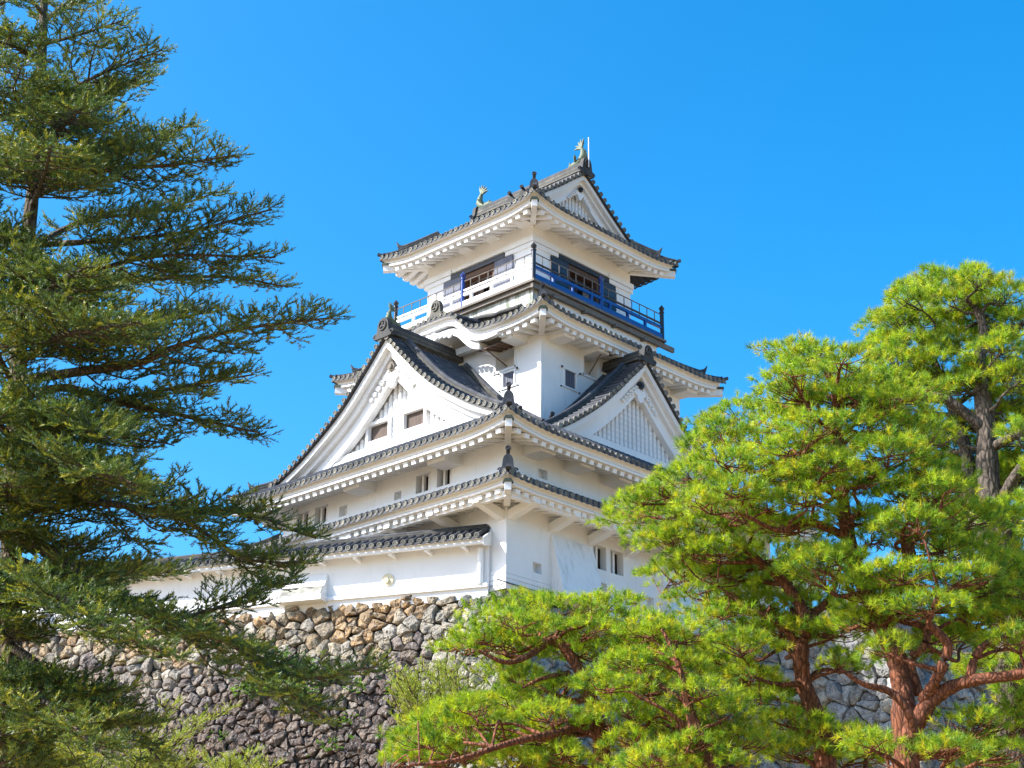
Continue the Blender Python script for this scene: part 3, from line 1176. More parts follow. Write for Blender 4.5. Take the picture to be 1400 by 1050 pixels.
for sx in (-1, 1):
    for (cx_, cz_, rr) in ((.12, 0, .16), (.34, -.06, .15), (.58, -.08, .14), (.82, -.13, .13), (1.05, -.22, .11)):
        b.tube([V3(KX + sx * (cx_ + rr * (1 - k / 13) * math.cos(k * .6)), TY - 1.30, 11.22 + cz_ + rr * (1 - k / 13) * math.sin(k * .6)) for k in range(11)], [.055] * 11, 6, True, up=(0, -1, 0))
b.prism([(-.3, .1), (.3, .1), (.22, -.25), (0, -.45), (-.22, -.25)], V3(KX, TY - 1.24, 11.2), V3(1, 0, 0), ZUP, V3(0, -1, 0), -.05, .08)
b.build('gable_pendant', M_PLASTER, R3)
crest_ornament('ridge_ornament', R3, (KX + .1, TY - 1.15, 12.02), (0, -1, 0), .72, .85, False, True, TCL)
ridge_mesh([V3(KX, y, 12.06) for y in np.linspace(TY - 1.1, CY - 3.7, 5)], .34, .34, 'main_ridge', R3)
b = MB()
b.tube([V3(x, CY - 3.76, 12.06 + kbump(x, 1.95) + .06) for x in np.linspace(KX - 2.9, KX + 3.2, 40)], .085, 8, True, TCL)
b.tube([V3(x, CY - 3.90, 12.0 + kbump(x, 1.85) + .03) for x in np.linspace(KX - 2.9, KX + 3.2, 40)], .07, 8, True, TCR)
b.build('wall_ridge', M_TILE, R3, False, True)

# ---------------- box below the balcony and the balcony
box_wall('wall', CX - 3.65, CX + 3.65, CY - 3.68, CY + 3.68, 11.0, 13.0)
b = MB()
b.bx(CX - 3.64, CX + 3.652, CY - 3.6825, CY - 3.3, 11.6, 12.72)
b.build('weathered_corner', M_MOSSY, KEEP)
BH = 3.84
b = MB()
b.bx(CX - BH - .12, CX + BH + .12, CY - BH - .12, CY + BH + .12, 12.88, 12.98)
b.bx(CX - BH, CX + BH, CY - BH, CY + BH, 12.72, 12.875)
b.bx(CX + BH - .1, CX + BH + .02, CY - BH - .05, CY + BH + .75, 12.66, 12.86)
for k in range(4):
    y = CY - 2.7 + k * 1.8
    b.bx(CX + 3.6, CX + BH + .06, y - .06, y + .06, 12.60, 12.74)
BAL = b.build('balcony', M_GREYWOOD, KEEP)


def rail_run(face, mat, a0, a1, name):
    fr = FR(face, (CY - BH) if face == 'F' else CX + BH)
    b = MB()
    fbox(b, fr, a0, a1, -.06, .06, 12.985, 13.22)          # sill beam
    fbox(b, fr, a0, a1, -.045, .045, 13.46, 13.58)         # middle rail
    n = 7
    for k in range(n + 1):
        a = a0 + (a1 - a0) * k / n
        fbox(b, fr, a - .05, a + .05, -.045, .045, 13.22, 13.46)
    o = b.build(name, mat, BAL)
    t = MB()
    p, q = fr(a0, 0, 13.70), fr(a1, 0, 13.70)
    t.tube([p, q], .045, 8)
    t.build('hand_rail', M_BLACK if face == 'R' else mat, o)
    t = MB()
    p, q = fr(a0, 0, 14.10), fr(a1, 0, 14.10)
    t.tube([p, q], .022, 6)
    m = int((a1 - a0) / .48)
    for k in range(m + 1):
        a = a0 + (a1 - a0) * k / m
        t.tube([fr(a, 0, 13.56), fr(a, 0, 14.10)], .020, 6)
    t.build('safety_rail', M_GREYWOOD, o)


rail_run('F', M_WHITE, CX - BH, CX + BH, 'railing')  # pale reflection on black lacquer is put into this rail's colour
rail_run('R', M_BLUE, CY - BH, CY + BH, 'railing')  # sky mirrored in black lacquer, painted as blue


def post(x, y, mat):
    b = MB()
    b.tube([(x, y, 12.86), (x, y, 14.18)], .085, 10)
    b.tube([(x, y, 14.18), (x, y, 14.20), (x, y, 14.24), (x, y, 14.26), (x, y, 14.32), (x, y, 14.40), (x, y, 14.46), (x, y, 14.55)], [.10, .11, .10, .05, .10, .12, .07, .004], 10)
    b.build('post', mat, BAL, True)


post(CX + BH, CY - BH, M_BLACK)
post(CX - BH, CY - BH, M_BLACK)
post(CX + BH, CY + BH, M_BLACK)
post(CX + BH, CY + .05, M_BLUE)  # same mirrored sky painted on the post
post(CX + .05, CY - BH, M_BLUE)  # blue of the shaded post is put into its colour

# ---------------- top storey
tx, ty = CX + 2.94, CY - 2.94
HF = [(CX - .95, CX + .95, 13.2, 14.98, .9)]
HR = [(CY - .95, CY + .95, 13.2, 14.98, .9)]
box_wall('wall', CX - 2.94, tx, ty, CY + 2.94, 12.9, 16.5, HF, HR)
for face, pl, c in (('F', ty, CX), ('R', tx, CY)):
    fr = FR(face, pl)
    b = MB()
    fbox(b, fr, c - .95, c + .95, -.92, -.86, 13.2, 14.98)
    dw = b.build('doorway', M_DARK, KEEP)
    b = MB()
    fbox(b, fr, c - .95, c - .80, -.4, .02, 13.2, 14.98)
    fbox(b, fr, c + .80, c + .95, -.4, .02, 13.2, 14.98)
    fbox(b, fr, c - .80, c + .80, -.4, .02, 14.78, 14.98)
    fbox(b, fr, c - .80, c - .2, -.55, -.5, 13.2, 14.78)
    fbox(b, fr, c + .1, c + .2, -.60, -.5, 13.2, 14.78)
    fbox(b, fr, c - .80, c + .8, -.60, -.52, 13.9, 13.98)
    b.build('frame', M_WOOD, dw)
    b = MB()
    fbox(b, fr, c - 1.5, c + 1.5, 0, .10, 14.99, 15.20)
    b.build('lintel', M_BLACK, dw)
    for s in (-1, 1):
        b = MB()
        a0, a1 = (c + .95, c + 1.93) if s > 0 else (c - 1.93, c - .95)
        fbox(b, fr, a0, a1, .0, .08, 13.1, 14.98)
        for k in range(3):
            fbox(b, fr, a0, a1, .08, .10, 13.4 + k * .5, 13.46 + k * .5)
        b.build('shutter', M_BLACK if face == 'R' else M_SHUTTER, dw)
# double cornice band, broken over the doorways
b = MB()
for lo, hi in ((-3.05, -1.5), (1.5, 3.05)):
    b.bx(CX + lo, CX + hi, ty - .11, ty, 15.22, 15.44)
    b.bx(CX + lo + .02, CX + hi - .02, ty - .07, ty, 15.02, 15.20)
    b.bx(tx, tx + .11, max(CY + lo, ty), CY + hi, 15.222, 15.442)
    b.bx(tx, tx + .07, max(CY + lo + .02, ty), CY + hi - .02, 15.022, 15.202)
b.bx(CX - 1.5, CX + 1.5, ty - .06, ty, 15.28, 15.44)
b.bx(tx, tx + .06, CY - 1.5, CY + 1.5, 15.28, 15.44)
b.build('cornice_band', M_PLASTER, KEEP)

# ---------------- top roof
RAKET = smooth_interp([0, .4, .8, 1.2, 1.65, 2.15, 2.66, 3.2, 3.8, 4.40], [19.42, 19.12, 18.82, 18.5, 18.16, 17.80, 17.44, 17.04, 16.60, 16.15])
ex = tx + 1.42
rft = Roof((CX - 2.94 - 1.42, ex, ty - 1.42, CY + 2.94 + 1.42), lambda e: RAKET(4.40 - e), .26, 2.0)
GX = ex - 1.62
mb = MB()
roof_tiles(mb, rft, 'F', lambda a: 4.25 if CX - 2.85 < a < GX + .1 else 1.7)
roof_tiles(mb, rft, 'B', lambda a: 4.25 if CX - 2.85 < a < GX + .1 else 1.7)
roof_tiles(mb, rft, 'R', lambda a: 1.8)
roof_tiles(mb, rft, 'L', lambda a: 1.8)
RT = mb.build('roof', M_TILE, KEEP, False, True)
eave_trim(RT, rft, 'FRL', 1.42, 16.22, 1.2)
hip_ridges(RT, rft, ((rft.x1, rft.y0, 1, -1), (rft.x0, rft.y0, -1, -1), (rft.x1, rft.y1, 1, 1)), 1.75, .26, .28, True, .60)
for x in (-9.0, -6.7, -5.2, -3.4):
    b = MB()
    b.bx(x - .3, x + .3, ty - .85, ty, 15.92, 16.16)
    b.build('eave_bracket', M_PLASTER, RT)
for y in (4.9, 7.1, 9.9):
    b = MB()
    b.bx(tx, tx + .85, y - .3, y + .3, 15.92, 16.16)
    b.build('eave_bracket', M_PLASTER, RT)
G3 = gable(RT, (GX, CY, 0), (0, 1, 0), (1, 0, 0), RAKET, 2.75, 17.0, .42,
           [(.30, .08, .24), (.12, .20, .36), (-.02, .30, .66)], 14,
           (-.3, ((-.06, 16.95, 17.35, 2.4),), 1.75, 17.36),
           pend=.6, back=GX - (CX - 3.0), ridge=(.42, .50), rib=.20, kudari=False)
# ornaments halfway along the front hips
crest_ornament('ridge_ornament', RT, rft.P('F', rft.x1 - .35, .35) + V3(-1.55, .35, .12), (.2, -1, 0), .42, .42, True, False, TCR)
crest_ornament('ridge_ornament', RT, rft.P('F', rft.x1 - .35, .35) + V3(-.85, .3, .12), (.2, -1, 0), .42, .42, True, False, TCR)


def fish_ornament(parent, pos, s, ax=(1, 0, 0)):
    """roof fish: head on the ridge, body rearing up, tail fanned against the sky"""
    ax = V3(*ax)
    sd = np.cross(ZUP, ax)
    W = lambda x, z, y=0: np.asarray(pos, float) + ax * x * s + ZUP * z * s + sd * y * s
    b = MB()
    pth = [(-.92, .10), (-.78, .14), (-.55, .15), (-.30, .17), (-.08, .26), (.06, .45), (.05, .68), (-.04, .88), (-.10, 1.0)]
    rad = [.06, .15, .17, .18, .21, .20, .15, .10, .07]
    b.tube([W(*p) for p in pth], [r * s for r in rad], 10, True, up=tuple(sd))
    for (dx, dz, L) in ((.16, .50, .1), (-.04, .52, .1), (-.22, .42, .1), (-.40, .25, .1), (-.50, .06, .1)):
        a = W(-.06, .90)
        c = W(-.08 + dx, .95 + dz)
        m_ = (a + c) / 2 + W(0, .05) - W(0, 0)
        b.tube([a, m_, c], [.05 * s, .075 * s, .008 * s], 6, True, up=tuple(sd))
    for k in range(4):
        x, z = ((.18, .30), (.22, .48), (.17, .68), (.06, .12))[k]
        b.tube([W(x - .12, z), W(x + .06, z + .10)], [.06 * s, .008 * s], 5, True, up=tuple(sd))
    for y in (-1, 1):
        b.tube([W(-.35, .22, y * .14), W(-.25, .40, y * .30), W(-.15, .45, y * .42)], [.06 * s, .07 * s, .01 * s], 6)
        b.tube([W(-.75, .26, y * .10), W(-.72, .33, y * .12)], [.05 * s, .03 * s], 6)
        b.tube([W(-.9, .02, y * .05), W(-1.02, .12, y * .08)], [.05 * s, .01 * s], 5)
    return b.build('roof_fish_ornament', M_BRONZE, parent, True)


fish_ornament(G3, (GX + .22, CY, RAKET(0) + .42), .85, (1, 0, 0))
fish_ornament(G3, (CX - 2.95, CY, RAKET(0) + .42), .85, (-1, 0, 0))
crest_ornament('ridge_ornament', G3, (CX - 3.1, CY, RAKET(0) - .1), (-1, 0, 0), .7, .8, False, True, TCR)
fish_ornament(G1, (AX2, -.30, RAKE2(0) + .50), .62, (0, -1, 0))
b = MB()
b.tube([(GX + .55, CY, 19.6), (GX + .55, CY, 21.0)], .02, 6)
b.build('lightning_rod', M_WHITE, G3)

# ------------------------------------------------------------------ plastered wall running away from the keep
DU, DN = V3(-.9241, -.3821, 0), V3(.3821, -.9241, 0)
DO = V3(-.538, -.10, 0)
DW = lambda s, d, z: DO + DU * s + DN * d + ZUP * z
PW = thing('plaster_wall', tuple(DW(8, -.2, -.1)), 'long white plaster wall with tiled coping roof on the stone rampart', 'wall')
SL = 34.0


def dbox(mb, s0, s1, d0, d1, z0, z1):
    mb.box(DW((s0 + s1) / 2, (d0 + d1) / 2, (z0 + z1) / 2), ((s1 - s0) / 2, (d1 - d0) / 2, (z1 - z0) / 2), (DU, DN, ZUP))


b = MB()
dbox(b, .12, SL, -.5, 0, -.25, 1.62)
w_ = b.build('wall', M_PLASTER, PW)
b = MB()
dbox(b, .10, 5.92, 0, .14, .10, .22)
dbox(b, 7.5, SL, 0, .14, .10, .22)
dbox(b, .10, 5.92, 0, .05, -.25, .10)
dbox(b, 7.5, SL, 0, .05, -.25, .10)
b.build('ledge', M_PLASTER, PW)
b = MB()
b.tube([DW(.36, .10, .20), DW(.36, .10, 1.40)], .10, 12)
b.build('post', M_PLASTER, PW, True)
# tiled roof
SLP = 34
mb = MB()
surf = lambda a, t: DW(a, .62 - t, 1.66 + .52 * t)
n = int((SL - .15) / PITCH)
for i in range(n):
    tile_row(mb, surf, .28 + i * PITCH, 0, .92, 4, out=DN, r0=.085, r1=.095)
surf2 = lambda a, t: DW(a, -1.15 + t, 1.66 + .52 * t)
for i in range(0, n):
    tile_row(mb, surf2, .28 + i * PITCH, 0, .86, 2, out=-DN)
PR = mb.build('roof', M_TILE, PW, False, True)
ridge_mesh([DW(s, -.28, 2.12) for s in np.linspace(.10, SL, 30)], .26, .22, 'main_ridge', PR)
b = MB()
dbox(b, .12, SL, .40, .54, 1.44, 1.58)
dbox(b, .12, SL, .46, .58, 1.585, 1.63)
b.sweep([[DW(s, .45, 1.60), DW(s, -.28, 2.0), DW(s, -1.0, 1.60), DW(s, -1.0, 1.55), DW(s, -.28, 1.90), DW(s, .45, 1.50)] for s in (.10, SL)], True, True)
b.prism([(.60, 1.62), (-.28, 2.12), (-1.16, 1.62), (-1.1, 1.42), (-.5, 1.50), (0, 1.50), (.5, 1.36), (.56, 1.42)], DO, DN, ZUP, DU, .06, .12)
b.build('eave', M_PLASTER, PR)
for k in range(25):
    s = .85 + 1.31 * k
    b = MB()
    b.beam(DW(s, -.02, 1.40), DW(s, .46, 1.42), .12, .10)
    b.build('eave_bracket', M_PLASTER, PR)
# stone-dropping bay and round loophole boss
for s0 in (5.95, 17.2):
    b = MB()
    pr_ = [(0, 1.05), (.03, 1.05), (.10, .86), (.26, .60), (.44, .34), (.50, .26), (0, .26)]
    b.prism(pr_, DO, DN, ZUP, DU, s0, s0 + 1.55)
    sd_ = b.build('stone_drop_bay', M_PLASTER, PW)
    b = MB()
    dbox(b, s0 - .06, s0 + 1.62, 0, .58, .06, .25)
    b.build('ledge', M_PLASTER, sd_)
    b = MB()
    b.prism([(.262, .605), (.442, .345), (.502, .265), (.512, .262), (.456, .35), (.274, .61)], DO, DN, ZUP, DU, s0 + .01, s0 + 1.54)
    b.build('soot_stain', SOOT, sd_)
b = MB()
cb_ = DW(3.70, 0, .66)
b.prism([(.21 * math.cos(a), .21 * math.sin(a)) for a in np.linspace(0, 2 * math.pi, 21)[:-1]], cb_, DU, ZUP, DN, -.02, .05)
b.prism([(.03 + .09 * math.cos(a), -.03 + .09 * math.sin(a)) for a in np.linspace(0, 2 * math.pi, 15)[:-1]], cb_, DU, ZUP, DN, .05, .11)
b.build('loophole_cover', CREAM, PW)


# ------------------------------------------------------------------ dry stone ramparts
def clip_cell(poly, p, q):
    m, d = (p + q) / 2, q - p
    out = []
    for i in range(len(poly)):
        a, c = poly[i], poly[(i + 1) % len(poly)]
        da, dc = np.dot(a - m, d), np.dot(c - m, d)
        if da <= 0:
            out.append(a)
        if da * dc < 0:
            out.append(a + (c - a) * (da / (da - dc)))
    return out


def vnoise(P, seed):
    """cheap smooth 3-D noise from a few rotated sine products"""
    r = np.random.default_rng(seed)
    o = np.zeros(len(P))
    amp, fq = 1.0, 1.0
    for k in range(4):
        A = r.normal(size=(3, 3)) * fq
        ph = r.uniform(0, 6.28, 3)
        Q = np.sin(P @ A + ph)
        o += amp * Q[:, 0] * Q[:, 1] + amp * .5 * Q[:, 2]
        amp *= .55
        fq *= 2.1
    return o


def stone_face(frame, s0, s1, d0, d1, size, colour, rg, keep=None):
    """stones packed over a battered face: frame(s, depth, out) -> world; returns verts, quads/tris, colours"""
    pts = []
    d = d0 - size
    row = 0
    while d < d1 + size:
        sz = size * float(np.interp(d, [0, .9, 1.8, 3.2], [1.35, 1.15, .95, .85]))
        rowh = sz * rg.uniform(.55, 1.02)
        s = s0 - size * rg.uniform(1, 2)
        while s < s1 + size:
            w = sz * rg.choice([.42, .7, 1.1, 1.6, 2.1], p=[.22, .24, .24, .18, .12])
            if rg.random() < .22:
                pts.append((s + w / 2 + rg.normal() * .03, d + rowh * .28))
                pts.append((s + w / 2 + rg.normal() * .06, d + rowh * .75))
            else:
                pts.append((s + w / 2, d + rowh / 2 + rg.normal() * rowh * .24))
            s += w
        d += rowh
        row += 1
    pts = np.array(pts)
    VV, FF, CC = [], [], []
    nv = 0
    NR = 26
    for i, p in enumerate(pts):
        if p[0] < s0 - .3 or p[0] > s1 + .3 or p[1] < d0 - .15 or p[1] > d1:
            continue
        if keep and not keep(*p):
            continue
        dd = np.hypot(*(pts - p).T)
        nb = np.argsort(dd)[1:18]
        poly = [p + np.array(q) * size * 2.2 for q in ((-1, -1), (1, -1), (1, 1), (-1, 1))]
        for j in nb:
            poly = clip_cell(poly, p, pts[j])
            if not poly:
                break
        if len(poly) < 3:
            continue
        poly = np.array(poly)
        if d0 < .5:
            poly[:, 1] = np.maximum(poly[:, 1], d0 - .02 + .06 * np.sin(poly[:, 0] * 3.1))
        c = poly.mean(0)
        ext = np.hypot(*(poly - c).T)
        rad = ext.mean()
        # outline resampled and rounded
        L = np.r_[0, np.cumsum(np.hypot(*(np.roll(poly, -1, 0) - poly).T))]
        tt = np.linspace(0, L[-1], NR, endpoint=False)
        cl = np.vstack([poly, poly[:1]])
        ol = np.stack([np.interp(tt, L, cl[:, 0]), np.interp(tt, L, cl[:, 1])], 1)
        for _ in range(1):
            ol = .8 * ol + .1 * (np.roll(ol, 1, 0) + np.roll(ol, -1, 0))
        ol = c + (ol - c) * (1 - .022 / max(rad, .1)) * 1.03
        rings, hh = [], []
        planes = [(rg.normal() * .45, rg.normal() * .45, rg.uniform(.42, .75)) for _ in range(4)]
        lift = rg.uniform(-.07, .08) * min(1, rad * 3)
        planes.append((rg.normal() * .08, .10 + rg.normal() * .08, .42))
        for f in (1.0, .97, .90, .74, .50, .25):
            q = c + (ol - c) * f
            rel = (q - c) / rad
            edge = {1.0: -.55, .97: .03, .90: .24, .74: .38}.get(f, .46)
            h = np.full(NR, edge)
            pl = np.min([a * rel[:, 0] + b_ * rel[:, 1] + h0 for a, b_, h0 in planes], 0)
            h = np.minimum(h, pl) if f > .6 else pl * .9
            rings.append(q)
            hh.append(h * min(rad, .55) * .85 + lift)
        q = np.vstack(rings + [c[None]])
        h = np.r_[np.concatenate(hh), np.mean(hh[-1])]
        P3 = np.column_stack([q, h])
        nz = vnoise(P3 * 3.2 + i * 1.7, i % 50)
        h = h + nz * .034 + vnoise(P3 * 9 + i, (i + 3) % 50) * .024
        q = q + np.column_stack([vnoise(P3 * 4 + 9.1 + i, (i + 7) % 50), vnoise(P3 * 4 + 3.1 + i, (i + 17) % 50)]) * .030
        W3 = np.array([frame(a, b_, o_) for (a, b_), o_ in zip(q, h)])
        VV.append(W3)
        n6 = len(rings)
        for r_ in range(n6 - 1):
            for k in range(NR):
                k2 = (k + 1) % NR
                FF.append((nv + r_ * NR + k, nv + r_ * NR + k2, nv + (r_ + 1) * NR + k2, nv + (r_ + 1) * NR + k))
        for k in range(NR):
            FF.append((nv + (n6 - 1) * NR + k, nv + (n6 - 1) * NR + (k + 1) % NR, nv + n6 * NR, nv + n6 * NR))
        CC.append(np.tile(colour(p, rg), (len(W3), 1)))
        nv += len(W3)
    return np.vstack(VV), FF, np.vstack(CC)


batter = lambda d: .20 * d + .008 * d * d
A0 = V3(-.06, .06, -.03)


def frame_main(s, d, o):
    b_ = batter(max(0, d)) + o
    return A0 + DU * s + DN * b_ + ZUP * (-d)


def frame_right(s, d, o):
    b_ = batter(max(0, d)) + o
    return A0 + V3(0.02 + b_, s, -d)


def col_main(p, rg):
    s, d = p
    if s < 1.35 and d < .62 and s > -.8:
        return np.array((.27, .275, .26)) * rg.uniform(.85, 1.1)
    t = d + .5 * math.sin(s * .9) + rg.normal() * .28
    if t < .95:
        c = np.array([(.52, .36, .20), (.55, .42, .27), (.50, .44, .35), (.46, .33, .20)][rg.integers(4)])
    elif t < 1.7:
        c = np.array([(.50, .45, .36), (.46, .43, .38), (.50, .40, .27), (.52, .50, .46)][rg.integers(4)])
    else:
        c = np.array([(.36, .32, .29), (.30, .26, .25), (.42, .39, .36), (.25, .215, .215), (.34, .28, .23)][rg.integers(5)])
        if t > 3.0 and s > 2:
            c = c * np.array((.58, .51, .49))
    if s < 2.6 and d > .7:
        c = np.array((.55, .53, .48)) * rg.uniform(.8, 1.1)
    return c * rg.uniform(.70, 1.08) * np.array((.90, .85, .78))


def col_grey(p, rg):
    c = np.array([(.34, .345, .345), (.28, .29, .30), (.40, .40, .385), (.24, .24, .245), (.36, .33, .28)][rg.integers(5)])
    return c * rg.uniform(.8, 1.15)


def stone_wall(name, label, faces, base, sheets):
    t = thing(name, base, label, 'stone wall')
    vs, fs, cs, n = [], [], [], 0
    for v, f, c in faces:
        vs.append(v)
        cs.append(c)
        fs += [tuple(n + i for i in (q if q[2] != q[3] else q[:3])) for q in f]
        n += len(v)
    me = bpy.data.meshes.new('stones')
    me.from_pydata((np.vstack(vs) - np.array(base)).tolist(), [], fs)
    ca = me.color_attributes.new('Col', 'FLOAT_COLOR', 'POINT')
    cc = np.ones((n, 4), np.float32)
    cc[:, :3] = np.vstack(cs)
    ca.data.foreach_set('color', cc.ravel())
    link('stones', me, t, M_STONE, np.array(base, float))
    b = MB()
    for fr, s0, s1, d1 in sheets:
        ds = np.linspace(0, d1, 12)
        for i in range(11):
            e0, e1 = (s0(ds[i]), s0(ds[i + 1])) if callable(s0) else (s0, s0)
            b.quad(fr(e0, ds[i], -.13), fr(s1, ds[i], -.13), fr(s1, ds[i + 1], -.13), fr(e1, ds[i + 1], -.13))
    b.build('backing', M_JOINT, t)
    return t


rg = np.random.default_rng(11)
edge = lambda d: -.668 * batter(max(0, d))
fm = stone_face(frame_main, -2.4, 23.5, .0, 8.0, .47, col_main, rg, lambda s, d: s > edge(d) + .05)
fr_ = stone_face(frame_right, -2.4, 17, .0, 8.0, .66, col_grey, rg, lambda s, d: s > edge(d) + .05)
# keep only what lies on its own side of the corner
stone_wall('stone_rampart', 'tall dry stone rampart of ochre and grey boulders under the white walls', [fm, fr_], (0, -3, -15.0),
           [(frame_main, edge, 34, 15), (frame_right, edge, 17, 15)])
frame_low = lambda s, d, o: V3(8.0 + batter(max(0, d)) * .8 + o, 9.5 + s, 0.3 - d)
fl = stone_face(frame_low, 0, 20, .0, 7.0, .72, col_grey, rg)
frame_end = lambda s, d, o: V3(8.0 + batter(max(0, d)) * .8 - s, 9.5 - o - batter(max(0, d)) * .3, 0.3 - d)
fe = stone_face(frame_end, 0.1, 9, .0, 7.0, .72, col_grey, rg)
b_ = stone_wall('stone_terrace', 'lower grey stone terrace wall in shade behind the red pine trunks', [fl, fe], (9, 14, -15.0), [(frame_low, -.3, 40, 14.6), (frame_end, 0, 10, 14.6)])
b = MB()
b.bx(.3, 7.95, 9.55, 44, -.3, .29)
b.build('terrace_top', M_GROUND, b_)

# ------------------------------------------------------------------ trees
def ray_px(px, py):
    d = np.array([(px - 700) / F_PX, (525 - py) / F_PX, 1.0])
    return CM.T @ d


def at(px, py, dist):
    """world point seen in that direction at a horizontal distance from the camera"""
    d = ray_px(px, py)
    return CAM + d / np.hypot(d[0], d[1]) * dist


CRIGHT, CFWD = V3(.7231, .6907, 0), V3(-.6908, .7231, 0)


def spline(pts, n):
    pts = np.array(pts, float)
    k = len(pts)
    if k == 2:
        return pts[0] + (pts[1] - pts[0]) * np.linspace(0, 1, n)[:, None]
    P = np.vstack([2 * pts[0] - pts[1], pts, 2 * pts[-1] - pts[-2]])
    t = np.linspace(0, k - 1 - 1e-6, n)
    i = t.astype(int)
    u = (t - i)[:, None]
    a, b_, c, d = P[i], P[i + 1], P[i + 2], P[i + 3]
    return .5 * ((2 * b_) + (c - a) * u + (2 * a - 5 * b_ + 4 * c - d) * u ** 2 + (3 * b_ - a - 3 * c + d) * u ** 3)


class Tubes:
    """many tapered tubes in one mesh"""

    def __init__(s):
        s.v, s.f, s.n = [], [], 0

    def add(s, path, r0, r1, sides=6, wob=0.0, rg=None, pw=1.0):
        path = np.asarray(path, float)
        n = len(path)
        d = np.gradient(path, axis=0)
        d /= np.linalg.norm(d, axis=1)[:, None] + 1e-9
        ref = np.where(np.abs(d[:, 2:3]) > .9, np.array([[1., .2, 0]]), np.array([[0, 0, 1.]]))
        a = np.cross(d, ref)
        a /= np.linalg.norm(a, axis=1)[:, None] + 1e-9
        b_ = np.cross(d, a)
        t = np.linspace(0, 1, n) ** pw
        r = r0 + (r1 - r0) * t
        if wob and rg is not None:
            r = r * (1 + rg.normal(size=n) * wob)
        ang = np.linspace(0, 2 * np.pi, sides, endpoint=False)
        ring = path[:, None, :] + r[:, None, None] * (np.cos(ang)[None, :, None] * a[:, None, :] + np.sin(ang)[None, :, None] * b_[:, None, :])
        if wob and rg is not None:
            ring = ring + (rg.normal(size=(n, sides, 1)) * wob * .5) * r[:, None, None] * (ring - path[:, None, :]) / (r[:, None, None] + 1e-9)
        s.v.append(ring.reshape(-1, 3))
        i = np.arange(n - 1)[:, None] * sides
        k = np.arange(sides)[None, :]
        k2 = (k + 1) % sides
        q = np.stack([i + k, i + k2, i + sides + k2, i + sides + k], -1).reshape(-1, 4) + s.n
        s.f.append(q)
        s.n += n * sides

    def build(s, name, mat, parent):
        return raw_mesh(name, np.vstack(s.v), np.vstack(s.f), mat, parent, None, True)


def unit(a):
    return a / (np.linalg.norm(a, axis=-1, keepdims=True) + 1e-9)


class Needles:
    """needles as slim triangles, each with its own direction and colour"""

    def __init__(s):
        s.v, s.c = [], []

    def add(s, base, dirs, length, width, col):
        n = len(base)
        rnd = rng.normal(size=(n, 3))
        side = unit(np.cross(dirs, rnd)) * (width / 2 if np.isscalar(width) else width[:, None] / 2)
        L = length[:, None] if not np.isscalar(length) else length
        droop = np.zeros((n, 3))
        tri = np.stack([base - side, base + side, base + dirs * L + droop], 1)
        s.v.append(tri.reshape(-1, 3))
        s.c.append(np.repeat(col, 3, 0))

    def build(s, name, mat, parent):
        v = np.vstack(s.v).astype(np.float32)
        c = np.vstack(s.c)
        t = np.arange(len(v), dtype=np.int32).reshape(-1, 3)
        return raw_mesh(name, v, t, mat, parent, c)


PINE_COLS = np.array([(.30, .40, .022), (.38, .45, .024), (.20, .33, .024), (.46, .44, .028), (.11, .22, .026)])
PINE_P = [.28, .22, .22, .09, .19]


